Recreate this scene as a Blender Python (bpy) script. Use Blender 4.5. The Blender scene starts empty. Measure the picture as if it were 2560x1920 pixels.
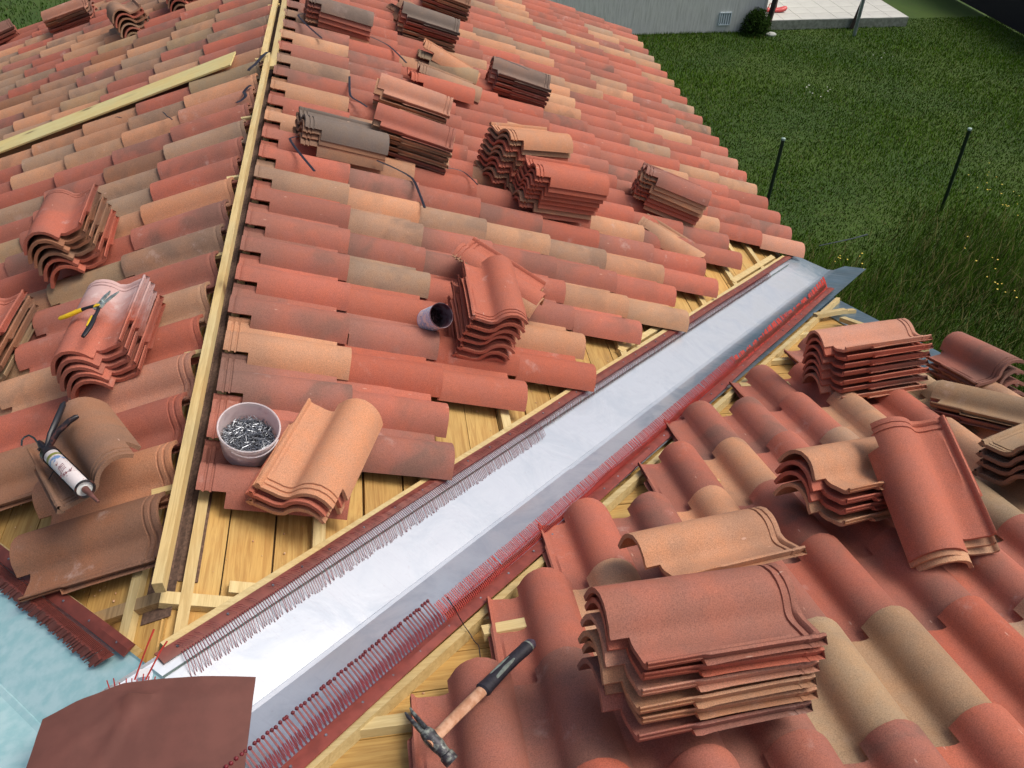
import bpy, bmesh, math, random
import numpy as np
from mathutils import Vector, Matrix
sc = bpy.context.scene
rnd = random.Random(7)
# ---------------------------------------------------------------- camera, light, exposure
cam_d = bpy.data.cameras.new('camera'); cam = bpy.data.objects.new('camera', cam_d)
sc.collection.objects.link(cam); sc.camera = cam
CR = Vector((0.9884480, -0.1496772, 0.0238177)); CU = Vector((0.0798517, 0.6478762, 0.7575487)); CF = Vector((0.1288186, 0.7468957, -0.6523439))
CP = Vector((0.67394, -0.84779, 1.83455))
m = Matrix((CR, CU, -CF)).transposed().to_4x4(); m.translation = CP
cam.matrix_world = m
cam_d.sensor_width = 36; cam_d.lens = 28.864; cam_d.clip_start = 0.05; cam_d.clip_end = 400
SUN_EL, SUN_AZ = math.radians(58), math.radians(92)          # azimuth clockwise from +Y
w = bpy.data.worlds.new('World'); sc.world = w; w.use_nodes = True
nt = w.node_tree; bg = nt.nodes['Background']
sky = nt.nodes.new('ShaderNodeTexSky'); sky.sky_type = 'NISHITA'; sky.sun_disc = False
sky.sun_elevation = SUN_EL; sky.sun_rotation = SUN_AZ; sky.air_density = 1.0; sky.dust_density = 7.0; sky.ozone_density = 0.3
nt.links.new(sky.outputs[0], bg.inputs[0]); bg.inputs[1].default_value = 0.10
sd = bpy.data.lights.new('sun', 'SUN'); sd.energy = 1.5; sd.angle = math.radians(26); sd.color = (1, .955, .89)
so = bpy.data.objects.new('sun', sd); sc.collection.objects.link(so)
sv = Vector((math.sin(SUN_AZ)*math.cos(SUN_EL), math.cos(SUN_AZ)*math.cos(SUN_EL), math.sin(SUN_EL)))
so.rotation_euler = sv.to_track_quat('Z', 'Y').to_euler()
sc.view_settings.view_transform = 'Standard'; sc.view_settings.look = 'None'
sc.view_settings.gamma = 1; sc.view_settings.use_curve_mapping = False; sc.view_settings.exposure = 0.27

# ---------------------------------------------------------------- roof frames
TH = 0.3359; c, s = math.cos(TH), math.sin(TH); T = math.tan(TH)
PL = {'M': (Vector((c, 0, -s)), Vector((0, 1, 0)), Vector((s, 0, c))),      # down, along, normal
      'L': (Vector((-c, 0, -s)), Vector((0, 1, 0)), Vector((-s, 0, c))),
      'R': (Vector((0, c, -s)), Vector((1, 0, 0)), Vector((0, s, c)))}
def frame(X, Y, Z, O):
    mm = Matrix((X, Y, Z)).transposed().to_4x4(); mm.translation = Vector(O); return mm
def pp(pl, a, b, h): d, al, n = PL[pl]; return d*a + al*b + n*h
def board_frame(pl):          # local X along the boards, Z the normal
    d, al, n = PL[pl]; return frame(al, n.cross(al), n, (0, 0, 0))
GZ = -3.8

# ---------------------------------------------------------------- materials
def mat(name):
    m = bpy.data.materials.new(name); m.use_nodes = True
    nt = m.node_tree; b = nt.nodes['Principled BSDF']; return m, nt, b
def N(nt, t, **kw):
    n = nt.nodes.new(t)
    for k, v in kw.items():
        if k in n.inputs: n.inputs[k].default_value = v
        else: setattr(n, k, v)
    return n
def L(nt, a, b): nt.links.new(a, b)
def mixc(nt, fac, a, b, mode='MIX'):
    n = nt.nodes.new('ShaderNodeMix'); n.data_type = 'RGBA'; n.blend_type = mode
    for i, v in ((0, fac), (6, a), (7, b)):
        if hasattr(v, 'links'): nt.links.new(v, n.inputs[i])
        else: n.inputs[i].default_value = v
    return n.outputs[2]
def mrange(nt, v, a, b, c_=0.0, d_=1.0, smooth=True):
    n = nt.nodes.new('ShaderNodeMapRange'); n.interpolation_type = 'SMOOTHSTEP' if smooth else 'LINEAR'
    nt.links.new(v, n.inputs[0])
    for i, q in enumerate((a, b, c_, d_)): n.inputs[i+1].default_value = q
    return n.outputs[0]
def math_(nt, op, a, b=None):
    n = nt.nodes.new('ShaderNodeMath'); n.operation = op
    for i, v in enumerate((a, b)):
        if v is None: continue
        if hasattr(v, 'links'): nt.links.new(v, n.inputs[i])
        else: n.inputs[i].default_value = v
    return n.outputs[0]
def noise(nt, vec, scale, detail=3, rough=.55, dist=0):
    n = N(nt, 'ShaderNodeTexNoise', Scale=scale, Detail=detail, Roughness=rough, Distortion=dist)
    if vec is not None: L(nt, vec, n.inputs['Vector'])
    return n
def bump(nt, b, h, strength, dist):
    n = N(nt, 'ShaderNodeBump', Strength=strength, Distance=dist); L(nt, h, n.inputs['Height']); L(nt, n.outputs[0], b.inputs['Normal'])
def simple(name, col, rough=.6, metal=0.0, var=0.0, scale=20, bmp=0.0, col2=None, trans=0.0, lo=.35, hi=.65):
    m, nt, b = mat(name); tc = N(nt, 'ShaderNodeTexCoord')
    b.inputs['Roughness'].default_value = rough; b.inputs['Metallic'].default_value = metal
    if trans: b.inputs['Transmission Weight'].default_value = trans
    nz = noise(nt, tc.outputs['Object'], scale, 4)
    c2 = col2 if col2 else tuple(x*(1-var) for x in col)
    L(nt, mixc(nt, mrange(nt, nz.outputs[0], lo, hi), (*col, 1), (*c2, 1)), b.inputs['Base Color'])
    if bmp: bump(nt, b, nz.outputs[0], .5, bmp)
    return m

def terracotta(name, attr=False, dusty=False):
    m, nt, b = mat(name); tc = N(nt, 'ShaderNodeTexCoord'); oi = N(nt, 'ShaderNodeObjectInfo')
    if attr:
        at = N(nt, 'ShaderNodeAttribute', attribute_name='Col'); col = at.outputs['Color']; dark = at.outputs['Alpha']
        vec = tc.outputs['Object']
    else:
        col = oi.outputs['Color']; dark = oi.outputs['Alpha']
        sh = N(nt, 'ShaderNodeVectorMath', operation='SCALE'); sh.inputs[0].default_value = (11, 23, 5); L(nt, oi.outputs['Random'], sh.inputs['Scale'])
        ad = N(nt, 'ShaderNodeVectorMath', operation='ADD'); L(nt, tc.outputs['Object'], ad.inputs[0]); L(nt, sh.outputs[0], ad.inputs[1]); vec = ad.outputs[0]
    big = noise(nt, vec, 4.2, 3, .55, .4)
    mid = noise(nt, vec, 17, 4, .6)
    fine = noise(nt, vec, 330, 3, .75)
    # warm / pale drift in the fired slip
    c1 = mixc(nt, mrange(nt, mid.outputs[0], .3, .7, 0, .55), col, mixc(nt, 1.0, col, (1.18, 1.0, .82, 1), 'MULTIPLY'))
    # smoke flashing: soft grey brown clouds
    mask = math_(nt, 'MULTIPLY', mrange(nt, big.outputs[0], .46, .66), dark)
    if not attr:
        sx = N(nt, 'ShaderNodeSeparateXYZ'); L(nt, tc.outputs['Object'], sx.inputs[0])
        head = mrange(nt, sx.outputs['Y'], .25, .08)
        hm = math_(nt, 'MULTIPLY', math_(nt, 'MULTIPLY', head, dark), mrange(nt, big.outputs[0], .25, .55, .25, 1.0))
        mask = math_(nt, 'MAXIMUM', mask, math_(nt, 'MULTIPLY', hm, 1.0))
    grey = mixc(nt, .30, (.125, .098, .080, 1), col)
    c2 = mixc(nt, math_(nt, 'MULTIPLY', mask, .85), c1, grey)
    c3 = mixc(nt, 1.0, c2, N(nt, 'ShaderNodeCombineColor').outputs[0], 'MULTIPLY')
    cc = c3.node.inputs[7].links[0].from_node
    g = mrange(nt, fine.outputs[0], .28, .72, .62, 1.36, False)
    for i in range(3): L(nt, g, cc.inputs[i])
    # short pale scratches
    mp = N(nt, 'ShaderNodeMapping'); mp.inputs['Rotation'].default_value = (0, 0, .5); mp.inputs['Scale'].default_value = (34, 7.5, 9); L(nt, vec, mp.inputs[0])
    vo = N(nt, 'ShaderNodeTexVoronoi', Scale=1.0, Randomness=1.0); L(nt, mp.outputs[0], vo.inputs['Vector'])
    sm = math_(nt, 'MULTIPLY', mrange(nt, vo.outputs['Distance'], .085, .04), mrange(nt, mid.outputs[0], .50, .56))
    c4 = mixc(nt, math_(nt, 'MULTIPLY', sm, .55), c3, (.62, .42, .34, 1))
    # lime bloom
    bl = math_(nt, 'MULTIPLY', mrange(nt, noise(nt, vec, 9, 5, .7).outputs[0], .58, .76), math_(nt, 'MULTIPLY', math_(nt, 'POWER', oi.outputs['Random'], 2.0), .60) if not dusty else 1.0)
    c5 = mixc(nt, bl, c4, (.55, .42, .38, 1))
    if dusty:
        du = mrange(nt, math_(nt, 'ADD', sx.outputs['Y'], math_(nt, 'MULTIPLY', mid.outputs[0], .25)), .42, .16)
        c5 = mixc(nt, math_(nt, 'MULTIPLY', du, .62), c5, (.62, .50, .50, 1))
    L(nt, c5, b.inputs['Base Color'])
    b.inputs['Roughness'].default_value = .84; b.inputs['Specular IOR Level'].default_value = .35
    hh = math_(nt, 'ADD', math_(nt, 'MULTIPLY', fine.outputs[0], .35), mid.outputs[0])
    bump(nt, b, hh, .35, .0018)
    return m
MT = terracotta('terracotta'); MTA = terracotta('terracotta_far', attr=True); MTD = terracotta('terracotta_dusty', dusty=True)

def wood(name, base, dark, grain=1.0, knots=True, var=.25):
    m, nt, b = mat(name); tc = N(nt, 'ShaderNodeTexCoord'); oi = N(nt, 'ShaderNodeObjectInfo')
    sh = N(nt, 'ShaderNodeVectorMath', operation='SCALE'); sh.inputs[0].default_value = (7, 13, 31); L(nt, oi.outputs['Random'], sh.inputs['Scale'])
    ad = N(nt, 'ShaderNodeVectorMath', operation='ADD'); L(nt, tc.outputs['Object'], ad.inputs[0]); L(nt, sh.outputs[0], ad.inputs[1])
    mp = N(nt, 'ShaderNodeMapping'); mp.inputs['Scale'].default_value = (1.6, 26, 26); L(nt, ad.outputs[0], mp.inputs[0])
    rings = noise(nt, mp.outputs[0], 2.2, 4, .6, 1.4)
    mp2 = N(nt, 'ShaderNodeMapping'); mp2.inputs['Scale'].default_value = (3, 60, 60); L(nt, ad.outputs[0], mp2.inputs[0])
    fib = noise(nt, mp2.outputs[0], 6, 2, .6)
    blot = noise(nt, ad.outputs[0], 3.2, 3, .6)
    c1 = mixc(nt, mrange(nt, rings.outputs[0], .38, .68, 0, .8*grain), (*base, 1), (*dark, 1))
    c1 = mixc(nt, mrange(nt, fib.outputs[0], .3, .7, 0, .35), c1, mixc(nt, 1.0, c1, (.78, .72, .62, 1), 'MULTIPLY'))
    c1 = mixc(nt, mrange(nt, blot.outputs[0], .35, .7, 0, .5), c1, mixc(nt, 1.0, c1, (1.12, .90, .62, 1), 'MULTIPLY'))
    if knots:
        mk = N(nt, 'ShaderNodeMapping'); mk.inputs['Scale'].default_value = (2.6, 7, 3); L(nt, ad.outputs[0], mk.inputs[0])
        vo = N(nt, 'ShaderNodeTexVoronoi', Scale=1.0); L(nt, mk.outputs[0], vo.inputs['Vector'])
        c1 = mixc(nt, mrange(nt, vo.outputs['Distance'], .13, .06), c1, (.13, .055, .018, 1))
        c1 = mixc(nt, math_(nt, 'MULTIPLY', mrange(nt, vo.outputs['Distance'], .24, .1), .4), c1, (*[x*.6 for x in dark], 1))
    rv = math_(nt, 'ADD', math_(nt, 'MULTIPLY', oi.outputs['Random'], var), 1-var/2)
    cc = N(nt, 'ShaderNodeCombineColor')
    for i in range(3): L(nt, rv, cc.inputs[i])
    L(nt, mixc(nt, 1.0, c1, cc.outputs[0], 'MULTIPLY'), b.inputs['Base Color'])
    b.inputs['Roughness'].default_value = .68
    bump(nt, b, math_(nt, 'ADD', rings.outputs[0], fib.outputs[0]), .4, .0015)
    return m
W_DECK = wood('golden_deck_wood', (.53, .355, .120), (.36, .20, .055), 1.0)
W_LATH = wood('pale_lath_wood', (.62, .515, .27), (.45, .34, .15), .8, True, .25)
W_PALE = wood('fresh_yellow_wood', (.74, .68, .34), (.62, .52, .24), .6)
W_GREY = wood('weathered_wood', (.35, .24, .12), (.2, .13, .06), 1.0)

def zinc():
    m, nt, b = mat('galvanised_sheet'); tc = N(nt, 'ShaderNodeTexCoord')
    n1 = noise(nt, tc.outputs['Object'], 5, 5, .62, .6); n2 = noise(nt, tc.outputs['Object'], 60, 3, .6)
    mp = N(nt, 'ShaderNodeMapping'); mp.inputs['Scale'].default_value = (1, 1, 1); mp.inputs['Rotation'].default_value = (0, 0, math.radians(45)); L(nt, tc.outputs['Object'], mp.inputs[0])
    mp2 = N(nt, 'ShaderNodeMapping'); mp2.inputs['Scale'].default_value = (2, 45, 1); L(nt, mp.outputs[0], mp2.inputs[0])
    n3 = noise(nt, mp2.outputs[0], 3, 3, .6)
    c1 = mixc(nt, mrange(nt, n1.outputs[0], .38, .68), (.76, .81, .87, 1), (.54, .60, .68, 1))
    c1 = mixc(nt, mrange(nt, n3.outputs[0], .55, .8, 0, .4), c1, (.52, .53, .60, 1))
    c1 = mixc(nt, mrange(nt, n2.outputs[0], .62, .8, 0, .35), c1, (.45, .42, .48, 1))
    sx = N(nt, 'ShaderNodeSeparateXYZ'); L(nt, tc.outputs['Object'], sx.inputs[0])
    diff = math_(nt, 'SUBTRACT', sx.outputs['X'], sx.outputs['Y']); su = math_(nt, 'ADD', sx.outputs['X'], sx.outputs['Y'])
    dark_refl = math_(nt, 'MULTIPLY', mrange(nt, diff, -.02, .08), mrange(nt, math_(nt, 'ADD', su, math_(nt, 'MULTIPLY', n1.outputs[0], 2.0)), 3.8, 6.0))
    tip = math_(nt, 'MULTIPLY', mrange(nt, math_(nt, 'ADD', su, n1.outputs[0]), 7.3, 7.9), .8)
    dark_refl = math_(nt, 'MAXIMUM', dark_refl, tip)
    c1 = mixc(nt, math_(nt, 'MULTIPLY', dark_refl, mrange(nt, n3.outputs[0], .2, .6, .55, .95)), c1, (.10, .20, .27, 1))  # dark teal reflection of the surroundings painted over far right half and tip
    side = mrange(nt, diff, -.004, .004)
    c1 = mixc(nt, math_(nt, 'MULTIPLY', side, .06), c1, (.45, .46, .58, 1))  # right half tinted darker: shading across the fold put into the colour
    L(nt, c1, b.inputs['Base Color']); b.inputs['Metallic'].default_value = .70
    L(nt, mrange(nt, n1.outputs[0], .3, .7, .28, .46), b.inputs['Roughness'])
    bump(nt, b, n1.outputs[0], .12, .01)
    return m
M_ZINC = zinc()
M_TURQ = simple('turquoise_sheet', (.34, .60, .64), .5, .25, .25, 26, .002, col2=(.46, .68, .72))
M_COMBN = simple('maroon_teeth', (.17, .012, .022), .5, 0, .3, 60)
M_COMB = simple('brick_red_plastic', (.19, .045, .032), .5, 0, .25, 30)
M_COMBR = simple('bright_red_plastic', (.27, .062, .046), .5, 0, .25, 30)
M_COMBT = simple('dark_red_teeth', (.42, .032, .022), .45, 0, .2, 30)
M_LEAD = simple('brown_red_flashing', (.150, .054, .042), .78, 0, .18, 14, .002)
M_NAILG = simple('nail_steel', (.42, .45, .50), .35, .85, .5, 40)
M_BLACK = simple('black_plastic', (.012, .012, .018), .42)
M_STRAP = simple('black_strap', (.015, .013, .022), .38)

# ---------------------------------------------------------------- object helpers
col = sc.collection
WM = {}            # world matrices of the objects linked so far
def meta(o, label=None, cat=None, group=None, kind=None):
    if label: o['label'] = label
    if cat: o['category'] = cat
    if group: o['group'] = group
    if kind: o['kind'] = kind
    return o
def link(name, data, material=None, parent=None, mw=None, **kw):
    o = bpy.data.objects.new(name, data); col.objects.link(o)
    if material and data is not None and not data.materials: data.materials.append(material)
    if parent is not None: o.parent = parent; o.matrix_parent_inverse = Matrix()
    if mw is not None:
        WM[o.name] = mw.copy()
        o.matrix_local = (WM.get(parent.name, Matrix()).inverted() @ mw) if parent is not None else mw
    return meta(o, **kw)
def empty(name, mw, **kw):
    o = bpy.data.objects.new(name, None); col.objects.link(o); o.empty_display_size = .05
    o.matrix_local = mw; WM[o.name] = mw.copy(); return meta(o, **kw)
def finish(bm, name, smooth=False, ang=35, bevel=0):
    if bevel:
        bmesh.ops.bevel(bm, geom=[e for e in bm.edges if len(e.link_faces) == 2 and e.calc_face_angle(0) > .6], offset=bevel, segments=1, affect='EDGES')
    bmesh.ops.recalc_face_normals(bm, faces=bm.faces)
    me = bpy.data.meshes.new(name); bm.to_mesh(me); bm.free()
    if smooth:
        me.polygons.foreach_set('use_smooth', [True]*len(me.polygons)); me.set_sharp_from_angle(angle=math.radians(ang))
    return me
def prism(bm, poly, z0, z1, pl='M'):
    if pl != 'M': poly = [(x, -y) for x, y in poly]
    a = [bm.verts.new((x, y, z0)) for x, y in poly]; b = [bm.verts.new((x, y, z1)) for x, y in poly]
    bm.faces.new(a[::-1]); bm.faces.new(b)
    for i in range(len(poly)): j = (i+1) % len(poly); bm.faces.new((a[i], a[j], b[j], b[i]))
def box(bm, x0, x1, y0, y1, z0, z1, pl='M'): prism(bm, [(x0, y0), (x1, y0), (x1, y1), (x0, y1)], z0, z1, pl)
def tube(bm, pts, r, seg=8, cap=True):
    pts = [Vector(p) for p in pts]; rs = r if isinstance(r, list) else [r]*len(pts)
    rings = []; up = Vector((0, 0, 1))
    for i, p in enumerate(pts):
        d = (pts[min(i+1, len(pts)-1)] - pts[max(i-1, 0)]).normalized()
        u = d.cross(up)
        if u.length < 1e-3: u = d.cross(Vector((1, 0, 0)))
        u.normalize(); v = d.cross(u)
        rr = rs[i]; ru, rvv = rr if isinstance(rr, tuple) else (rr, rr)
        rings.append([bm.verts.new(p + u*math.cos(t)*ru + v*math.sin(t)*rvv) for t in [2*math.pi*k/seg for k in range(seg)]])
    for a, b in zip(rings, rings[1:]):
        for k in range(seg): j = (k+1) % seg; bm.faces.new((a[k], a[j], b[j], b[k]))
    if cap: bm.faces.new(rings[0][::-1]); bm.faces.new(rings[-1])
def lathe(bm, prof, seg=32, close=False):
    rings = [[bm.verts.new((r*math.cos(2*math.pi*k/seg), r*math.sin(2*math.pi*k/seg), z)) for k in range(seg)] if r > 1e-6 else [bm.verts.new((0, 0, z))] for r, z in prof]
    for a, b in zip(rings, rings[1:]):
        for k in range(seg):
            j = (k+1) % seg
            if len(a) == 1 and len(b) == 1: continue
            if len(a) == 1: bm.faces.new((a[0], b[j], b[k]))
            elif len(b) == 1: bm.faces.new((a[k], a[j], b[0]))
            else: bm.faces.new((a[k], a[j], b[j], b[k]))

# ---------------------------------------------------------------- the roof tile
CTRL = [(0, .016), (.006, .019), (.012, .016), (.017, .006), (.024, .003), (.031, .0025), (.039, .002), (.055, .001), (.072, -.001), (.088, .001),
        (.098, .006), (.105, .014), (.112, .026), (.121, .038), (.133, .049), (.149, .058), (.175, .064), (.201, .059), (.219, .050), (.234, .038), (.246, .024), (.255, .010), (.262, -.003)]
CV = np.array([p[0] for p in CTRL]); CZ = np.array([p[1] for p in CTRL])
def profile(v): return float(np.interp(v, CV, CZ))
TL_, TW = .45, .262
def tile_mesh(name, vs, us, fine=True, warp=0.0, seed=0, cut=None):
    r = random.Random(seed)
    nv, nu = len(vs), len(us)
    top, bot = {}, {}; bm = bmesh.new()
    nrm = []
    for v in vs:
        dz = (profile(min(v+.003, TW)) - profile(max(v-.003, 0))) / (min(v+.003, TW) - max(v-.003, 0)); l = math.hypot(1, dz); nrm.append((-dz/l, 1/l))
    ph = r.uniform(0, 6)
    for j, u in enumerate(us):
        for i, v in enumerate(vs):
            z = profile(v); k = 1 + .07*(u/TL_)
            if v > .09: z = z*k
            if fine:
                if u < .052: z -= .0015
                if v > .02 and (.017 < u < .024 or .037 < u < .044): z -= .0042
                if u < .012 or .024 < u < .037 or .044 < u < .050: z += .0012
                if .02 < v < .1 and u < .012: z += .005
                if .026 < v < .036 and .05 < u < .27: z += .0035
                z += warp*math.sin(u*7+ph)*.0015
            ve = v
            if fine and v <= 0.0: ve = v + (.004 if u > .28 else 0) + r.uniform(-.0008, .0008)
            if fine and j in (0, nu-1): pass
            top[i, j] = bm.verts.new((ve, u + (r.uniform(-.0008, .0008) if fine and j in (0, nu-1) else 0), z))
            th = .0125 + (.0135 if v < .016 and u < .285 else 0)
            if fine and v < .016 and .285 > u > .2: th += r.uniform(0, .003)
            bot[i, j] = bm.verts.new((ve - nrm[i][0]*th, u, z - nrm[i][1]*th))
    def keep(i, j):
        v = (vs[i]+vs[i+1])/2; u = (us[j]+us[j+1])/2
        if u > .408 and v < .100: return False        # the pan stops short of the barrel at the tail
        if u < .086 and v > .232: return False        # notch at the head
        return True
    K = {(i, j) for i in range(nv-1) for j in range(nu-1) if keep(i, j)}
    for i, j in K:
        bm.faces.new((top[i, j], top[i+1, j], top[i+1, j+1], top[i, j+1]))
        bm.faces.new((bot[i, j], bot[i, j+1], bot[i+1, j+1], bot[i+1, j]))
        for di, dj, a, b in ((-1, 0, (i, j+1), (i, j)), (1, 0, (i+1, j), (i+1, j+1)), (0, -1, (i, j), (i+1, j)), (0, 1, (i+1, j+1), (i, j+1))):
            if (i+di, j+dj) not in K: bm.faces.new((top[b], top[a], bot[a], bot[b]))
    for v in [v for v in bm.verts if not v.link_faces]: bm.verts.remove(v)
    if cut:
        for co, no in cut:
            g = bm.verts[:]+bm.edges[:]+bm.faces[:]
            bmesh.ops.bisect_plane(bm, geom=g, plane_co=co, plane_no=no, clear_outer=True)
            bmesh.ops.holes_fill(bm, edges=[e for e in bm.edges if e.is_boundary])
    me = finish(bm, name, True, 38); me.materials.append(MT); return me
V_F = [p[0] for p in CTRL]
U_F = [0, .010, .016, .0175, .0235, .025, .036, .0375, .0435, .045, .049, .055, .086, .14, .2, .24, .27, .283, .287, .33, .408, .43, .444, .45]
V_M = [0, .008, .017, .05, .09, .100, .112, .130, .155, .18, .205, .232, .25, .262]
U_M = [0, .016, .018, .024, .037, .044, .055, .086, .27, .408, .45]
V_S = [0, .017, .06, .100, .114, .14, .175, .21, .24, .262]
U_S = [0, .086, .408, .45]
ME_F = [tile_mesh('roof_tile_fine', V_F, U_F, True, 1, k) for k in range(3)]
ME_M = [tile_mesh('roof_tile_medium', V_M, U_M, True, 1, k+5) for k in range(2)]
ME_S = tile_mesh('roof_tile_plain', V_S, U_S, False)
ME_BROKEN = tile_mesh('roof_tile_broken', V_F, U_F, True, 1, 9, cut=[(Vector((.20, .45, 0)), Vector((.75, .66, 0))), (Vector((.02, .45, 0)), Vector((-.6, .8, 0)))])
COLS = {'r': (.385, .130, .093), 'o': (.47, .242, .145), 'b': (.475, .268, .166), 'g': (.35, .226, .156), 'm': (.34, .132, .100), 'n': (.29, .150, .092),
        'p': (.47, .230, .162), 'd': (.19, .145, .125), 'R': (.405, .126, .084), 'k': (.34, .240, .150), 'M': (.41, .155, .112)}
DARK = {'r': .5, 'o': .12, 'b': .5, 'g': .85, 'm': 1.0, 'n': .7, 'p': .3, 'd': 1.0, 'R': .12, 'k': .6, 'M': .55}
WORD = {'r': 'brick red', 'o': 'orange buff', 'b': 'buff', 'g': 'grey buff', 'm': 'smoky mauve', 'n': 'brown', 'p': 'pinkish buff', 'd': 'dark grey', 'R': 'bright red', 'k': 'olive buff', 'M': 'rosy brown'}
def tcolor(k, r=rnd):
    cx = COLS[k]; f = r.uniform(.88, 1.12); h = r.uniform(-.06, .06)
    return (cx[0]*f*(1+h*.4), cx[1]*f*(1-h), cx[2]*f*(1-h*1.5), min(1, DARK[k]*r.uniform(.6, 1.3)))
# ---------------------------------------------------------------- roof slopes: deck, planks, laths, laid tiles
YMAX = 8.62
GROUP_R = {'M': 'slope falling to the lawn, between ridge and valley', 'L': 'slope falling away left of the ridge lath', 'R': 'slope falling towards the valley from the lower right'}
roofs = {}
def make_roof(pl, polys, label):
    bm = bmesh.new()
    for p in polys: prism(bm, p, -.092, -.080, pl)
    o = link('roof', finish(bm, 'roof_underlay'), simple('roof_underlay_'+pl, (.20, .15, .09), .9, 0, .3, 8), None, board_frame(pl), label=label, kind='structure')
    bpy.context.view_layer.update(); roofs[pl] = o; return o
# local coordinates of board_frame: (along, -down)
VE = 3.45
make_roof('M', [[(.02, 0), (YMAX, 0), (YMAX, -VE/c), (VE, -VE/c)]], 'middle roof slope of red and buff clay tiles between the ridge lath and the metal valley')
make_roof('L', [[(.02, 0), (YMAX, 0), (YMAX, -VE/c), (VE, -VE/c)]], 'left roof slope of red, buff and smoky grey clay tiles beyond the ridge lath')
make_roof('R', [[(-.02, 0), (VE, -VE/c), (VE, 1.7/c), (-VE, 1.7/c), (-VE, -VE/c)]], 'right roof slope of round clay tiles running down to the metal valley')
def plank_poly(pl, a0, a1):
    # a = slope distance; returns polygons in the local frame of the boards
    out = []
    if pl in 'ML':
        x0, x1 = a0*c, a1*c
        out.append([(x0+.03, -a0), (YMAX, -a0), (YMAX, -a1), (x1+.03, -a1)])
    else:
        y0, y1 = a0*c, a1*c
        if y1 <= 0: out.append([(-VE, -a0), (VE, -a0), (VE, -a1), (-VE, -a1)])
        else:
            y0 = max(y0, 0)
            out.append([(y0+.03, -y0/c), (VE, -y0/c), (VE, -a1), (y1+.03, -a1)])
            out.append([(-VE, -y0/c), (-y0-.03, -y0/c), (-y1-.03, -a1), (-VE, -a1)])
    return out
PW = .137
for pl in 'MLR':
    k0 = -12 if pl == 'R' else 0
    for k in range(k0, 26):
        g0, g1 = rnd.uniform(.0012, .0035), rnd.uniform(.0012, .0035)
        if rnd.random() < .25: g1 += .003
        for poly in plank_poly(pl, k*PW+.012+g0, (k+1)*PW+.012-g1):
            lift = rnd.uniform(-.0015, .0015)
            bm = bmesh.new(); prism(bm, poly, -.079, -.057+lift, pl)
            link('plank', finish(bm, 'plank', bevel=.0015), W_DECK, roofs[pl], board_frame(pl))
# laths that carry the tile heads
for pl in 'ML':
    for k in range(10):
        a = (.062 if k == 0 else .052 + .36*k) + rnd.uniform(-.003, .003)
        if pl == 'L' and k == 0: a = .115
        wd = .019; y0 = a*c + .36 + (0 if pl == 'M' else -.05)
        if k == 0: y0 = .40 if pl == 'M' else .33; wd = .015
        bm = bmesh.new()
        poly = [(y0, -a+wd), (YMAX, -a+wd), (YMAX, -a-wd), (y0+.05, -a-wd)]
        prism(bm, poly, -.0555, -.030, pl)
        link('lath', finish(bm, 'lath', bevel=.002), W_LATH, roofs[pl], board_frame(pl))
for r in range(-4, 9):
    b = 2.05 - .36*r - .45 + .012; y = b*c
    if y > 3.3: continue
    bm = bmesh.new(); x0 = max(y + .335, -3.4) if y > -.3 else -3.4
    prism(bm, [(x0, -b+.019), (3.42, -b+.019), (3.42, -b-.019), (x0+.03, -b-.019)], -.0555, -.030, 'R')
    link('lath', finish(bm, 'lath', bevel=.002), W_LATH, roofs['R'], board_frame('R'))
    if y > .2:
        bm = bmesh.new(); prism(bm, [(-3.4, -b+.019), (-y-.335, -b+.019), (-y-.335, -b-.019), (-3.4, -b-.019)], -.0555, -.030, 'R')
        link('lath', finish(bm, 'lath', bevel=.002), W_LATH, roofs['R'], board_frame('R'))
# brown strip of underlay folded over the ridge
for pl in 'ML':
    bm = bmesh.new(); prism(bm, [(.62 if pl == 'M' else .50, -.001), (YMAX, -.001), (YMAX, -.088), (.62 if pl == 'M' else .50, -.088)], -.0558, -.0535, pl)
    link('ridge_underlay', finish(bm, 'ridge_underlay'), simple('brown_gritty_felt_'+pl, (.16, .095, .065), .95, 0, .45, 90, .001), roofs[pl], board_frame(pl))
# short cross pieces at the foot of the ridge
for pl, x0, x1, y in (('M', .0, .185, .548), ('L', .02, .30, .556), ('M', .16, .30, .60)):
    bm = bmesh.new(); box(bm, y-.019, y+.019, -x1/c, -x0/c, -.0555, -.031, pl)
    link('lath', finish(bm, 'lath', bevel=.002), W_LATH if pl == 'M' else W_GREY, roofs[pl], board_frame(pl))
for (a, b0) in ((2.30, 2.95), (2.72, 3.30), (3.1, 3.62), (1.33, 1.80)):
    bm = bmesh.new(); box(bm, b0, b0+.30, -a-.03, -a+.005, -.0557, -.0305)
    link('lath', finish(bm, 'lath', bevel=.002), W_LATH, roofs['M'], board_frame('M'))
# ends of laths standing beside the valley on the right slope
for (x, y, ang) in ((.93, .42, .1), (2.33, 1.86, -.15), (1.72, 1.16, -1.2), (3.20, 2.80, .25), (3.25, 2.60, -1.3)):
    bm = bmesh.new(); box(bm, -.10, .13, -.02, .02, -.029, -.004)
    mw = Matrix.Translation(pp('R', y/c, x, 0)) @ board_frame('R') @ Matrix.Rotation(ang, 4, 'Z')
    link('lath', finish(bm, 'lath', bevel=.002), W_LATH, roofs['R'], mw)

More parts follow.
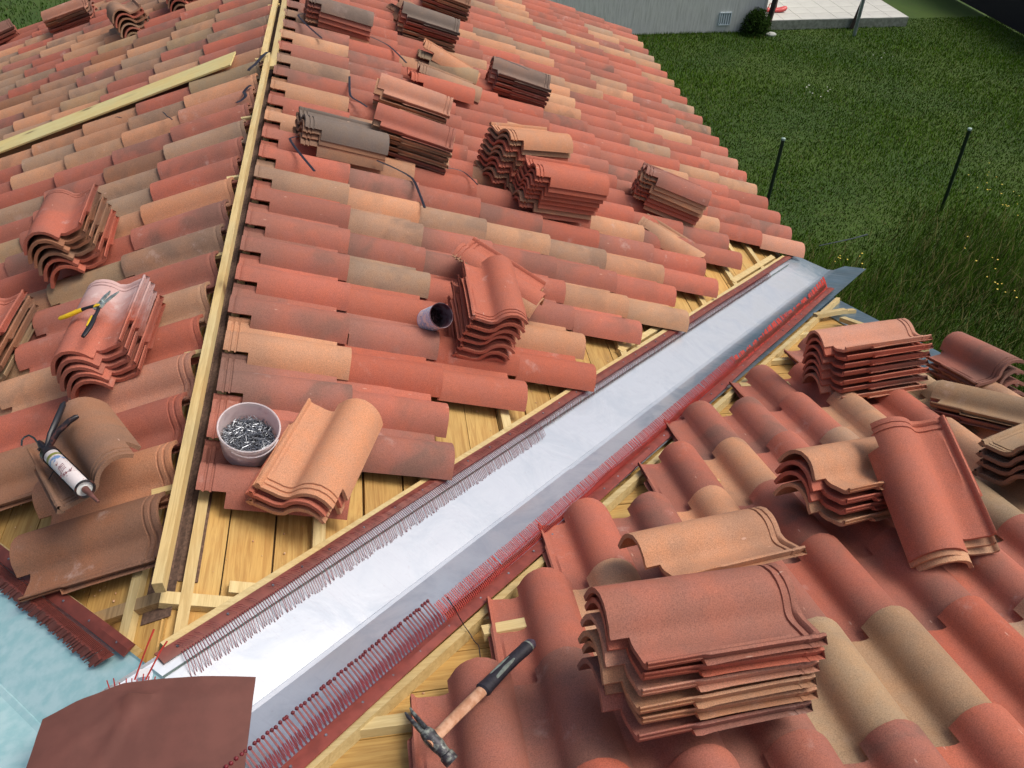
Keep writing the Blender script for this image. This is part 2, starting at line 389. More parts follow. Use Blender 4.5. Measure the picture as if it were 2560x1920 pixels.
MROW = {-3: 1, -2: 2, -1: 2, 0: 3, 1: 4, 2: 4, 3: 5, 4: 6, 5: 6, 6: 7, 7: 7, 8: 8, 9: 8}
MC = {-3: 'r', -2: 'rm', -1: 'mr', 0: 'bRR', 1: 'mmRR', 2: 'rRrb', 3: 'mgrmr', 4: 'rmmrbb', 5: 'rgmmmr', 6: 'gbgbgbr', 7: 'rmrmrmr', 8: 'rbrrrbmr', 9: 'bgrbrrrm',
      10: 'rgrrrrrbrp', 11: 'brrrmrrrrm', 12: 'mrrrrrmrrr', 13: 'gmrrbrrbrr', 14: 'rmrrrrrrbb', 15: 'bmrrrmrgrr', 16: 'mrbrrbrrrp', 17: 'grrrgbrrbr', 18: 'mrrbrbmrrr', 19: 'rrbrrgbrrg', 20: 'rrbrrrrbmr'}
MP_W = 'rrrrrrrrbbbmmgg'; LP_W = 'rrrrbbbgggmmmnk'
recs = {'M': [], 'L': [], 'R': []}
def add(pl, a_head, b_v0, key, dz=0.0):
    """a_head: slope distance of the head; b_v0: position along the eave direction of the tile's left edge (v = 0)."""
    d, al, n = PL[pl]; v = d.cross(n)
    rot = Matrix.Rotation(rnd.gauss(0, .008), 3, n) @ Matrix.Rotation(math.atan(.018/.45), 3, v)
    dd = (rot @ d); nn = (rot @ n); vv = dd.cross(nn)
    O = pp(pl, a_head, b_v0, -.014 + dz + rnd.uniform(-.0015, .0015))
    O = O + d*rnd.gauss(0, .0035) + al*rnd.gauss(0, .0018)
    recs[pl].append((frame(vv, dd, nn, O), key, O + dd*.22 + vv*.13))
for j in range(-3, 32):
    n_ = MROW.get(j, 10)
    for k in range(n_):
        ks = MC.get(j, ''); key = ks[k] if k < len(ks) else rnd.choice(MP_W)
        add('M', .042 + .36*k, 1.528 + .2225*j + .262, key)
for i in range(-25, 9):
    yv = 2.437 - .2225*i; yc = yv + .13
    if i >= 7: n_ = 1
    else: n_ = MROW.get(int(round((yc - .13 - 1.528)/.2225)), 10)
    for k in range(n_):
        if i == 7 and k > 0: continue
        key = {(8, 0): 'n', (7, 0): 'o', (6, 0): 'r', (5, 0): 'p', (4, 0): 'R', (3, 0): 'b', (2, 0): 'r', (1, 0): 'g', (0, 0): 'm', (-1, 0): 'o', (-2, 0): 'r', (-3, 0): 'm', (-4, 0): 'g', (-5, 0): 'r', (-6, 0): 'p', (6, 1): 'n', (5, 1): 'r', (4, 1): 'b'}.get((i, k)) or rnd.choice(LP_W)
        add('L', .042 + .36*k, yv, key)
RC = {(0, 5): 'r', (1, 4): 'r', (1, 5): 'm', (1, 6): 'R', (2, 3): 'r', (2, 4): 'b', (2, 5): 'm', (3, 3): 'm', (3, 4): 'r', (3, 5): 'm', (3, 6): 'm', (4, 2): 'r', (4, 3): 'o', (4, 4): 'm', (4, 5): 'k', (4, 6): 'm',
      (5, 1): 'm', (5, 2): 'b', (5, 3): 'm', (5, 4): 'r', (5, 5): 'k', (5, 6): 'R', (6, 1): 'm', (6, 2): 'r', (6, 3): 'r', (6, 4): 'm', (6, 5): 'R', (7, 0): 'r', (7, 1): 'r', (7, 2): 'g', (7, 3): 'r', (7, 5): 'g', (8, 2): 'r', (8, 3): 'k', (9, 2): 'b', (9, 3): 'k', (10, 3): 'k', (10, 2): 'n'}
R0 = {0: 5, 1: 4, 2: 3, 3: 3, 4: 2, 5: 1, 6: 1, 7: 0, 8: 0, 9: -1, 10: -1, 11: 1}
for cix in range(-1, 12):
    for r in range(R0.get(cix, 6), 9):
        add('R', 2.050 - .36*r - .45, .801 + .2225*cix - .175, RC.get((cix, r)) or rnd.choice('rrmmbrmk'), -.010)
def ndc(P):
    q = P - CP; z = q.dot(CF); return (q.dot(CR)/z, q.dot(CU)/z, z) if z > .05 else (9, 9, -1)
sv_, sf_ = None, None
for pl, rs in recs.items():
    def rank(r):
        x, y, z = ndc(r[2]); inside = z > 0 and abs(x) < .68 and abs(y) < .53
        return (0 if inside else 1, (r[2]-CP).length)
    rs.sort(key=rank)
    for idx, (mw, key, P) in enumerate(rs[:298]):
        dist = (P-CP).length
        me = rnd.choice(ME_F) if dist < 3.2 else (rnd.choice(ME_M) if dist < 7.5 else ME_S)
        o = link('tile', me, None, roofs[pl], mw); o.color = tcolor(key)
    rest = rs[298:]
    if rest:
        nv = len(ME_S.vertices); co = np.empty(nv*3); ME_S.vertices.foreach_get('co', co); co = co.reshape(-1, 3)
        faces0 = [tuple(p.vertices) for p in ME_S.polygons]; V, F, C = [], [], []
        for q, (mw, key, P) in enumerate(rest):
            M_ = np.array(mw); V.append(co @ M_[:3, :3].T + M_[:3, 3]); F += [tuple(i+q*nv for i in f) for f in faces0]; C += [tcolor(key)]*nv
        me = bpy.data.meshes.new('far_tiles'); me.from_pydata(np.concatenate(V).tolist(), [], F)
        at = me.color_attributes.new('Col', 'FLOAT_COLOR', 'POINT'); at.data.foreach_set('color', np.array(C, dtype=np.float32).ravel())
        me.polygons.foreach_set('use_smooth', [True]*len(me.polygons)); me.set_sharp_from_angle(angle=math.radians(38))
        link('far_tiles', me, MTA, roofs[pl], Matrix(), kind='stuff')

# ---------------------------------------------------------------- valley flashing
R2 = math.sqrt(2)
def VS(t, s_, h=0.0, side=1):
    """point beside a valley: t along it (plan), s_ across it (+ towards the middle/left slope), h above the slope plane."""
    x, y = (t - s_)/R2, (t + s_)/R2
    if s_ >= 0: P = Vector((x, y, -T*x)) + PL['M'][2]*h
    else: P = Vector((x, y, -T*y)) + PL['R'][2]*h
    if side < 0: P.x = -P.x
    return P
def sheet_from_grid(name, grid, th, material, parent=None, smooth=True, **kw):
    bm = bmesh.new(); nr, nc = len(grid), len(grid[0])
    A = [[bm.verts.new(p) for p in row] for row in grid]; B = [[bm.verts.new(Vector(p) - Vector((0, 0, th))) for p in row] for row in grid]
    for i in range(nr-1):
        for j in range(nc-1):
            bm.faces.new((A[i][j], A[i+1][j], A[i+1][j+1], A[i][j+1])); bm.faces.new((B[i][j], B[i][j+1], B[i+1][j+1], B[i+1][j]))
    for i in range(nr-1):
        bm.faces.new((A[i][0], B[i][0], B[i+1][0], A[i+1][0])); bm.faces.new((A[i][-1], A[i+1][-1], B[i+1][-1], B[i][-1]))
    for j in range(nc-1):
        bm.faces.new((A[0][j], A[0][j+1], B[0][j+1], B[0][j])); bm.faces.new((A[-1][j], B[-1][j], B[-1][j+1], A[-1][j+1]))
    return link(name, finish(bm, name, smooth, 12), material, parent, Matrix(), **kw)
def zinc_sheet(t0, t1, lift, side=1, s0=-.212, s1=.245, parent=None, endf=None, mt=None):
    ss = [s0, s0+.006, s0+.0061, -.17, -.12, -.06, -.02, -.002, 0, .002, .02, .06, .12, .18, s1-.0061, s1-.006, s1]
    n = max(8, int((t1-t0)/.12)); g = []
    for i in range(n+1):
        row = []
        for k, s_ in enumerate(ss):
            t = t0 + (t1-t0)*i/n
            if endf and i > n-2: t = t + endf(s_)*(1 if i == n else .5)
            h = -.029 + lift
            if k == 16: h += .006
            if s_ == 0: h += .0025
            h += .0012*math.sin(t*9+s_*20)*math.sin(t*3.1+s_*31)
            row.append(VS(t, s_, h, side))
        g.append(row)
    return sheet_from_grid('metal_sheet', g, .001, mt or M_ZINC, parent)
vg = empty('valley_gutter', Matrix.Translation(VS(.3, 0)), label='long galvanised metal valley gutter running diagonally between the middle and right tiled slopes', cat='valley gutter')
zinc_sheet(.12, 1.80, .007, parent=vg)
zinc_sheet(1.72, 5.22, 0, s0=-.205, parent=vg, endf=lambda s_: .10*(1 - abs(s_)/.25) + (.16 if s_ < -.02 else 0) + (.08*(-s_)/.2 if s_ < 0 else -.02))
lg = empty('valley_gutter', Matrix.Translation(VS(.3, 0, 0, -1)), label='pale turquoise metal valley gutter cut off by the lower left corner of the picture', cat='valley gutter')
zinc_sheet(.12, 4.9, 0, -1, -.50, .235, lg, mt=M_TURQ)
bm = bmesh.new(); tube(bm, [VS(.2+.25*i, .192, -.020) for i in range(20)], (.0035, .0028), 6)
link('folded_rim', finish(bm, 'folded_rim', True), simple('dull_zinc_rim', (.16, .22, .21), .5, .4, .3, 30), vg, Matrix())
# small overlap clips on the fold
bm = bmesh.new()
for t in (1.28, .95, 1.795): box(bm, -.004, .004, -.003, .003, 0, .006)
bm.free()
def side_board(side, t0, t1, s0, s1, h0, h1, name, material, parent=None, **kw):
    bm = bmesh.new(); n = 10
    def P(t, s_, h): return VS(t, s_, h, side)
    ring = []
    for i in range(n+1):
        t = t0+(t1-t0)*i/n
        ring.append([bm.verts.new(P(t, a, b)) for a, b in ((s0, h0), (s1, h0), (s1, h1), (s0, h1))])
    for A, B in zip(ring, ring[1:]):
        for k in range(4): bm.faces.new((A[k], A[(k+1) % 4], B[(k+1) % 4], B[k]))
    bm.faces.new(ring[0]); bm.faces.new(ring[-1][::-1])
    o = link(name, finish(bm, name, bevel=.001), material, parent, Matrix(), **kw); return o
# wooden laths along both sides of the valley
side_board(1, .30, 5.05, .232, .272, -.056, -.018, 'edge_lath', W_LATH, roofs['M'])
side_board(1, 4.2, 4.95, .290, .325, -.056, -.026, 'edge_lath', W_LATH, roofs['M'])
side_board(1, 2.75, 3.35, .290, .32, -.056, -.028, 'edge_lath', W_LATH, roofs['M'])
side_board(1, .30, 4.62, -.252, -.228, -.056, -.020, 'edge_lath', W_LATH, roofs['R'])
side_board(-1, .34, 4.9, .232, .254, -.056, -.020, 'edge_lath', W_LATH, roofs['L'])
# brick red comb strips
def strip(side, t0, t1, s_a, s_b, h, parent, wob=.002, seed=1, mt=None):
    r = random.Random(seed); bm = bmesh.new(); n = int((t1-t0)/.05); prev = None
    for i in range(n+1):
        t = t0+(t1-t0)*i/n; wv = wob*math.sin(t*5+seed)
        q = (0.0145*(t-.5) if s_a < 0 else 0)
        a, b = s_a+q+wv*1.0, s_b+q+wv
        cur = [bm.verts.new(VS(t, a, h+.0015, side)), bm.verts.new(VS(t, (a+b)/2, h+.005+wv, side)), bm.verts.new(VS(t, b, h+.0015, side)), bm.verts.new(VS(t, b, h-.002, side)), bm.verts.new(VS(t, a, h-.002, side))]
        if prev:
            for k in range(5): bm.faces.new((prev[k], prev[(k+1) % 5], cur[(k+1) % 5], cur[k]))
        else: bm.faces.new(cur)
        prev = cur
    bm.faces.new(prev[::-1])
    link('flange', finish(bm, 'comb_flange', True, 30), mt or M_COMB, parent, Matrix())
    bm = bmesh.new(); t = t0+.05
    while t < t1-.05:
        q = (0.0145*(t-.5) if s_a < 0 else 0)
        mw = Matrix.Translation(VS(t, (s_a+s_b)/2+q, h+.0055, side))
        bmesh.ops.create_cone(bm, cap_ends=True, segments=8, radius1=.004, radius2=.003, depth=.003, matrix=mw); t += r.uniform(.10, .15)
    link('clout_nails', finish(bm, 'clout_nails'), M_NAILG, parent, Matrix(), kind='stuff')
def blade(bm, P0, P1, P2, wd, ax):
    a = ax*wd/2
    up = Vector((0, 0, .0012))
    vs_ = [bm.verts.new(p) for p in (P0-a, P0+a, P1-a, P1+a, P2-a*.8, P2+a*.8)]; vb = [bm.verts.new(v.co - up) for v in vs_]
    for i in (0, 2):
        bm.faces.new((vs_[i], vs_[i+1], vs_[i+3], vs_[i+2])); bm.faces.new((vb[i], vb[i+2], vb[i+3], vb[i+1]))
        bm.faces.new((vs_[i], vs_[i+2], vb[i+2], vb[i])); bm.faces.new((vs_[i+1], vb[i+1], vb[i+3], vs_[i+3]))
    bm.faces.new((vs_[4], vs_[5], vb[5], vb[4]))
def axis(side):
    v = Vector((1, 1, -T)).normalized()
    if side < 0: v.x = -v.x
    return v
rc = random.Random(3)
cm = empty('comb_strip', Matrix.Translation(VS(.5, .23)), label='brick red comb strip with fine teeth along the upper edge of the long metal valley', cat='comb strip')
strip(1, .27, 5.16, .254, .218, -.016, cm, seed=2)
bm = bmesh.new(); t = .32; AX = axis(1)
while t < 4.6:
    lg_ = rc.uniform(.93, 1.06)*(.070 if t < 1.9 else .036); lean = -.022 + rc.gauss(0, .0018)
    blade(bm, VS(t, .220, -.012), VS(t+lean*.5, .220-lg_*.5, -.006), VS(t+lean, .220-lg_, -.020), .0021, AX)  # tips past the rim model the teeth's reflection and shadow as solid blades
    if rc.random() < .5 and t < 1.9: blade(bm, VS(t+.003, .222, -.008), VS(t-.004, .232, -.004), VS(t-.012, .243, -.006), .0010, AX)
    t += .0078
link('comb_teeth', finish(bm, 'comb_teeth'), M_COMBN, cm, Matrix(), kind='stuff')
cr = empty('comb_strip', Matrix.Translation(VS(.5, -.2)), label='brick red comb strip with long round-tipped teeth along the lower edge of the metal valley', cat='comb strip')
strip(1, .12, 4.78, -.236, -.192, -.012, cr, wob=.003, seed=4, mt=M_COMBR)
bm = bmesh.new(); t = .13; k = 0; swapped = False
while t < 3.15:                                               # long near teeth, then the finer comb
    if t >= .85 and not swapped:
        swapped = True; link('comb_teeth', finish(bm, 'comb_teeth'), M_COMBN, cr, Matrix(), kind='stuff'); bm = bmesh.new()
    near = t < .85
    q = .0145*(t-.5); s0 = -.194+q; ln = (.050 if near else .040)*rc.uniform(.97, 1.03)
    bad = rc.random() < (.04 if near else .02)
    lean = rc.gauss(-.004 if near else -.002, .0012) + (rc.uniform(-.02, .01) if bad else 0); hh = (.047 if near else .034)*rc.uniform(.96, 1.04)
    wd = .0056 if near else .0036
    A, B, C_ = VS(t, s0, -.009), VS(t+lean*.5, s0+ln*.4, hh*.5), VS(t+lean, s0+ln, hh)
    blade(bm, A, B, C_, wd, AX)
    if near: bmesh.ops.create_uvsphere(bm, u_segments=6, v_segments=4, radius=.0054, matrix=Matrix.Translation(C_))
    if near:
        z = VS(t+.0035, s0+.006, -.002); z2 = VS(t+.0035+.001, s0+.020, .018); z3 = VS(t+.008, s0+.004, -.002)
        blade(bm, z, (z+z2)/2, z2, .0020, AX); blade(bm, z2, (z2+z3)/2, z3, .0020, AX)
    else: blade(bm, VS(t+.0025, s0-.004, .002), VS(t+.002, s0+.008, .012), VS(t+.0015, s0+.014, .015), .0020, AX)
    t += .0120 if near else .0074
# ragged, partly joined part of the comb towards the eave
while t < 4.76:
    wd = rc.choice((.008, .014, .024, .04)); q = .0145*(t-.5); s0 = -.194+q
    f = (t-3.1)/1.8; ln = .035*rc.uniform(.75, 1.1) + .008*math.sin(t*7); hh = (.030+.005*math.sin(t*9))*rc.uniform(.85, 1.1)
    if t > 4.5: ln = .035; hh = .034 + (t-4.5)*.11; wd = .045
    blade(bm, VS(t, s0, -.009), VS(t+.006, s0+ln*.5, hh*.5), VS(t+.014, s0+ln, hh), wd, AX)
    t += wd + (rc.choice((.001, .002, .002, .006)))
link('comb_teeth', finish(bm, 'comb_teeth'), M_COMBT, cr, Matrix(), kind='stuff')
# continuous wavy web joining the feet of the comb's teeth
bm = bmesh.new(); prev = None
for i in range(180):
    t = .86 + i*.0217; q = .0145*(t-.5); s0 = -.192+q; hw_ = (.005 if t < 3.1 else .022) + .003*math.sin(t*11) + .002*math.sin(t*29)
    cur = [bm.verts.new(VS(t, s0, -.010)), bm.verts.new(VS(t, s0+.004+.003*math.sin(t*8), hw_*.6)), bm.verts.new(VS(t, s0+.009+.003*math.sin(t*8), hw_))]
    if prev:
        for k in range(2): bm.faces.new((prev[k], prev[k+1], cur[k+1], cur[k]))
    prev = cur
bmesh.ops.solidify(bm, geom=bm.faces[:], thickness=.0008)
link('web', finish(bm, 'comb_web', True, 50), M_COMBR, cr, Matrix())
cl = empty('comb_strip', Matrix.Translation(VS(.5, .23, 0, -1)), label='brick red comb strip beside the turquoise valley in the lower left corner', cat='comb strip')
strip(-1, .33, 4.8, .252, .215, -.014, cl, seed=6)
bm = bmesh.new(); t = .36; AXL = axis(-1)
while t < 1.7:
    joined = t < 1.15 and rc.random() < .93
    ln = .050*rc.uniform(.85, 1.1)
    blade(bm, VS(t, .209, -.011, -1), VS(t+.006, .209-ln*.5, -.004, -1), VS(t+.03, .209-ln, -.018, -1), .0085 if joined else .0026, AXL)
    blade(bm, VS(t, .215, -.006, -1), VS(t+.006, .205, .002, -1), VS(t+.012, .19, -.002, -1), .0016, AXL)
    t += .0062
link('comb_teeth', finish(bm, 'comb_teeth'), M_COMB, cl, Matrix(), kind='stuff')

# ridge lath on edge, and the paired laths past its far end
def beam(name, P0, P1, wd, ht, material, **kw):
    P0, P1 = Vector(P0), Vector(P1); X = (P1-P0).normalized(); Y = Vector((0, 0, 1)).cross(X).normalized(); Z = X.cross(Y)
    bm = bmesh.new(); ln = (P1-P0).length; box(bm, 0, ln, -wd/2, wd/2, -ht, 0)
    par = kw.pop('parent', None)
    return link(name, finish(bm, name, bevel=.0015), material, par, frame(X, Y, Z, P0), **kw)
beam('ridge_lath', (.004, .53, .052), (.010, 4.42, .066), .027, .040, W_LATH, label='straight pale wooden lath standing along the ridge between left and middle slopes', cat='wooden lath')
beam('lath', (-.03, 4.5, .026), (-.03, YMAX, .026), .035, .02, W_LATH, parent=roofs['L'])
beam('lath', (.035, 4.3, .026), (.035, YMAX, .026), .035, .02, W_LATH, parent=roofs['M'])
for y in (.9, 1.55, 2.2, 2.9, 3.6, 4.5, 5.6, 6.9, 8.3): beam('ridge_bracket', (-.085, y, .002), (.0, y+.015, .006), .022, .014, W_LATH, parent=roofs['M'])
# ---------------------------------------------------------------- loose tiles in stacks
# slope, place of the top tile's head corner, direction head to tail, normal
ST = {
 'A': ('M', [0.2181, 0.8576, 0.0319], [0.3136, 0.9472, -0.0672], [0.3499, -0.0494, 0.9355]),
 'B': ('M', [0.954, 1.7752, -0.095], [0.0024, 1.0, 0.001], [0.3548, -0.0018, 0.9349]),
 'C': ('M', [1.0502, 2.5431, -0.1951], [0.7703, -0.542, -0.3358], [0.3143, -0.1354, 0.9396]),
 'D': ('M', [1.2763, 3.6773, -0.1204], [0.8789, 0.3808, -0.2872], [0.3227, -0.0314, 0.946]),
 'E': ('M', [1.4435, 3.4399, -0.2209], [0.959, 0.113, -0.2599], [0.2722, -0.1121, 0.9557]),
 'F': ('M', [2.3344, 3.9874, -0.5704], [0.9085, -0.2742, -0.3155], [0.3224, -0.0208, 0.9464]),
 'G': ('M', [2.286, 3.6402, -0.7508], [0.7623, -0.5634, -0.3186], [0.3161, -0.1053, 0.9428]),
 'H': ('M', [0.2348, 3.513, 0.0782], [0.9178, 0.1694, -0.3591], [0.3774, -0.0912, 0.9215]),
 'I': ('M', [1.0304, 3.384, -0.1469], [-0.941, 0.133, 0.3113], [0.3149, 0.0071, 0.9491]),
 'J': ('M', [1.0603, 3.8882, -0.17], [-0.9386, 0.1447, 0.3131], [0.3168, 0.0024, 0.9485]),
 'K': ('M', [1.9067, 5.0104, -0.472], [-0.9499, 0.0527, 0.3081], [0.3085, -0.0003, 0.9512]),
 'L2': ('M', [1.2996, 5.6295, -0.2517], [-0.9504, 0.0271, 0.3097], [0.3098, -0.0016, 0.9508]),
 'M3': ('M', [0.2067, 5.4683, 0.1008], [0.9425, 0.0788, -0.3248], [0.3257, 0.001, 0.9455]),
 'N1': ('M', [1.0135, 5.4018, -0.2038], [0.8535, -0.1223, -0.5065], [0.4974, -0.0977, 0.862]),
 'N2': ('M', [0.9401, 4.9695, -0.2183], [0.9232, -0.0549, -0.3803], [0.3768, -0.0645, 0.9241]),
 'N4': ('M', [0.8609, 4.8725, -0.2196], [0.944, 0.0455, -0.3269], [0.3297, -0.0807, 0.9406]),
 'Q': ('L', [-0.6445, 2.8208, 0.0273], [0.1035, -0.9924, 0.0663], [-0.3297, 0.0287, 0.9436]),
 'Rr': ('L', [-0.2514, 1.9261, 0.0887], [-0.0141, -0.9998, 0.0112], [-0.3277, 0.0153, 0.9447]),
 'T': ('L', [-0.2693, 0.7541, 0.1098], [-0.4959, 0.837, -0.2312], [-0.2424, 0.1223, 0.9624]),
 'V': ('R', [1.7431, 0.4393, -0.0002], [-0.9742, -0.2011, 0.1024], [0.0077, 0.4239, 0.9057]),
 'W': ('R', [1.5117, -0.0017, 0.3019], [-0.9919, -0.0909, 0.0883], [0.0567, 0.3047, 0.9508]),
 'X': ('R', [2.9463, 1.6659, -0.2943], [-0.9964, -0.0824, -0.0195], [-0.0546, 0.4496, 0.8915]),
 'Y': ('R', [3.1639, 1.544, -0.4891], [0.0739, 0.9255, -0.3716], [-0.2967, 0.3761, 0.8778]),
 'Z': ('R', [3.1116, 1.1256, -0.3548], [-0.5199, 0.786, -0.3345], [0.0264, 0.4062, 0.9134]),
 'AA': ('R', [2.3643, 0.8337, 0.0769], [-0.0647, -0.9702, -0.2335], [-0.2567, -0.2099, 0.9434]),
 'AB': ('R', [2.3528, 0.7289, -0.0816], [-0.9449, -0.2556, 0.2043], [0.1138, 0.3286, 0.9376]),
 'AD': ('L', [-1.8911, 7.4004, -0.5026], [-0.9473, 0.0253, -0.3193], [-0.3194, 0.0019, 0.9476]),
 'AE': ('L', [-1.288, 6.756, -0.2643], [0.3493, -0.9292, 0.1208], [-0.3281, -0.0005, 0.9446]),
 'AF': ('L', [-0.7919, 6.9331, -0.111], [0.0956, -0.9949, 0.0325], [-0.3299, -0.0008, 0.944]),
}
ORD = ['topmost', 'second', 'third', 'fourth', 'fifth', 'sixth', 'seventh', 'eighth', 'ninth']
def loose(O, d, n, key, label, me=None, group=None, dusty=False):
    d = Vector(d).normalized(); n = Vector(n); n = (n - d*n.dot(d)).normalized(); v = d.cross(n)
    me = me or rnd.choice(ME_F)
    if dusty: me = me.copy(); me.materials.clear(); me.materials.append(MTD)
    o = link('clay_tile', me, None, None, frame(v, d, n, O), label=label, cat='clay tile', group=group); o.color = tcolor(key); return o
def stack(name, keys, desc, dz=.034, drift=(0, 0), jit=.004, skip=(), dusty=False, me=None):
    pl, O, d, n = ST[name]; O, d, n = Vector(O), Vector(d).normalized(), Vector(n).normalized(); v = d.cross(n)
    N0 = PL[pl][2]; tot = len(keys)
    for k, key in enumerate(keys):
        if k in skip: continue
        f = k/max(1, tot-1)
        nn = n.lerp(N0, f).normalized()
        P = O - (n*.5+nn*.5)*dz*k + v*(drift[0]*k + (rnd.gauss(0, jit) if k else 0)) + d*(drift[1]*k + (rnd.gauss(0, jit) if k else 0))
        dd = (Matrix.Rotation(rnd.gauss(0, .012) if k else 0, 3, nn) @ d)
        if tot == 1: lb = f'{WORD[key]} {desc}'
        else: lb = f"{WORD[key]} tile, {ORD[k] if k < 9 else 'lowest'} in {desc}" if not (k == tot-1 and tot > 1) else f"{WORD[key]} tile at the bottom of {desc}"
        loose(P, dd, nn, key, lb, me=me, group=None if tot == 1 else 'roof tiles stacked on the roof', dusty=dusty and k < 3)
stack('A', 'oRo', 'the three-tile stack beside the bucket of nails', drift=(-.004, -.006))
stack('B', 'RRRRRRR', 'the bright red stack right of the printed tin', dz=.0385, drift=(-.001, 0))
stack('C', 'Rb', 'the askew pair behind the red stack by the tin')
stack('D', 'obRbbRRbR', 'the orange-topped stack of nine in mid slope', dz=.036, drift=(-.001, -.001))
stack('E', 'RRRRRRbR', 'the red stack leaning against the orange-topped one', drift=(-.002, -.003))
stack('F', 'mbbbRRb', 'the stack nearest the eave on the middle slope', dz=.031, drift=(-.003, 0))
stack('G', 'b', 'tile with a broken corner lying askew before the eave stack', me=ME_BROKEN)
stack('H', 'dnnn', 'the dark stack beside the ridge lath', drift=(.013, -.004))
stack('I', 'rbbbmm', 'the pink red stack behind the dark one', dz=.033)
stack('J', 'pbmbb', 'the pinkish stack just above the pink red one', dz=.034)
stack('K', 'dmmrrr', 'the grey-topped stack carrying a black strap', dz=.033)
stack('L2', 'dmRbgm', 'the slate-topped stack above the fanned tiles', dz=.034)
stack('M3', 'drrRb', 'the topmost slate-topped stack beside the ridge', dz=.034)
stack('N1', 'o', 'tile lying topmost across the fan of loose tiles')
stack('N2', 'g', 'tile in the middle of the fan of loose tiles')
stack('N4', 'R', 'tile lowest in the fan of loose tiles')
ST['N3'] = ('M', pp('M', 1.0, 5.38, .06), (.93, -.10, -.34), (.33, 0, .94))
stack('N3', 'k', 'tile half hidden under the fan of loose tiles')
stack('Q', 'rnnnRR', 'the left slope stack above the snips', dz=.034, drift=(.001, .0))
stack('Rr', 'rrrrR', 'the chalk-dusted stack under the yellow snips', dz=.026, drift=(-.004, .012), dusty=True)
stack('T', 'n', 'tile lying askew under the caulking gun')
stack('V', 'b', 'tile lying alone across the rows above the hammer side stack')
stack('W', 'MRpbbm', 'the big six-tile stack right of the hammer', dz=.036, drift=(0, .001))
stack('X', 'pRrmRmp', 'the seven-tile stack at the right roof edge', dz=.037, drift=(0, .001))
stack('Y', 'mmmm', 'the mauve stack overhanging the grass at far right', dz=.032)
ST['Z'] = (ST['Z'][0], Vector(ST['Z'][1]) + (CP-Vector(ST['Z'][1])).normalized()*.11, ST['Z'][2], ST['Z'][3])
stack('Z', 'km', 'the olive pair resting on the right slope')
stack('AA', 'Rbb', 'the tilted trio leaning on the buff stack', dz=.034, drift=(-.004, .004))
stack('AB', 'brrb', 'the buff stack half under the tilted trio', dz=.036)
stack('AD', 'pnmrr', 'the long stack at the top left corner', dz=.029)
stack('AE', 'grngrk', 'the pale grey-topped stack at the upper left', dz=.037, drift=(.001, 0))
stack('AF', 'mrgrk', 'the top-edge stack left of the ridge', dz=.036)
ST['S'] = ('L', Vector((-.851, 2.246, -.149)), (-.02, -.9998, .01), (-.3277, .0153, .9447)); stack('S', 'rnnk', 'the stack cut by the left edge', dz=.034, drift=(-.004, .01))
ST['AC'] = ('R', pp('R', .90, 2.63, .16), (.93, .36, -.13), (.02, .33, .94)); stack('AC', 'knnn', 'the olive stack cut by the right edge', dz=.036)
ST['AG'] = ('L', Vector((-2.75, 7.95, -.82)), (-.9, -.4, -.3), (-.33, 0, .944)); stack('AG', 'mmr', 'the small stack at the far left corner', dz=.034)
ST['O'] = ('M', pp('M', 1.52, 6.60, .17), (-.94, .08, .32), (.31, 0, .95)); stack('O', 'nbmn', 'the brown stack cut by the top edge', dz=.034)
ST['P'] = ('M', pp('M', .94, 6.30, .10), (.70, -.62, -.26), (.42, .15, .90)); stack('P', 'nn', 'the brown pair slumped beside the slate-topped stack', dz=.05)

# ---------------------------------------------------------------- black straps and the wire
def strap(pts, desc, wd=.009, flat=True, mt=None, name='plastic_strap', cat='strap'):
    bm = bmesh.new(); P = [Vector(p) for p in pts]
    Q = []
    for i in range(len(P)-1):
        for k in range(5): Q.append(P[i].lerp(P[i+1], k/5))
    Q.append(P[-1]); Q2 = [Q[0]] + [(Q[i-1]+Q[i]*2+Q[i+1])/4 for i in range(1, len(Q)-1)] + [Q[-1]]
    tube(bm, [q + Vector((0, 0, .003*math.sin(i*.9))) for i, q in enumerate(Q2)], wd*.5 if not flat else (wd*.75, .0016), 6)
    link(name, finish(bm, name, True, 60), mt or M_STRAP, None, Matrix(), label=desc, cat=cat)
strap([(.30, 5.30, .01), (.16, 5.25, .045), (.151, 5.2, .04), (.312, 4.9, -.015)], 'bent black plastic strap end beside the topmost slate stack near the ridge')
strap([(.25, 3.32, .0), (.205, 3.27, .03), (.193, 3.237, .028), (.321, 2.962, -.018)], 'bent black plastic strap end by the dark grey-topped stack')
strap([(.60, 5.27, -.12), (.753, 5.222, -.172), (.861, 4.952, -.209)], 'black plastic strap bent down from the upper slate stack')
strap([(.485, 4.372, -.077), (.485, 4.061, -.077), (.584, 3.963, -.112)], 'elbow-shaped black strap left of the pinkish stack')
strap([(.62, 3.29, -.13), (.805, 3.2, -.189), (.843, 2.881, -.202)], 'black strap hanging below the dark grey-topped stack')
strap([(1.0, 3.43, -.26), (1.1, 3.446, -.29), (1.162, 3.311, -.312)], 'curled black strap behind the orange-topped stack', wd=.005)
strap([(1.457, 7.12, -.416), (1.505, 6.796, -.433)], 'straight black strap at the top edge of the picture', wd=.006)
strap([(1.508, 5.095, -.236), (1.574, 5.107, -.258), (1.741, 5.04, -.318)], 'black strap lying on top of the grey-topped stack', wd=.006)
strap([(-.925, 4.256, -.236), (-.881, 4.215, -.221)], 'tiny black strap scrap on the left slope', wd=.006)
strap([(-.584, 4.014, -.117), (-.54, 3.9, -.09), (-.493, 3.817, -.085)], 'short curled black strap below the yellow board', wd=.005)
strap([(.012, 4.37, .085), (-.044, 4.218, .075), (-.085, 4.15, .055)], 'black band slung over the far end of the ridge lath', wd=.014)
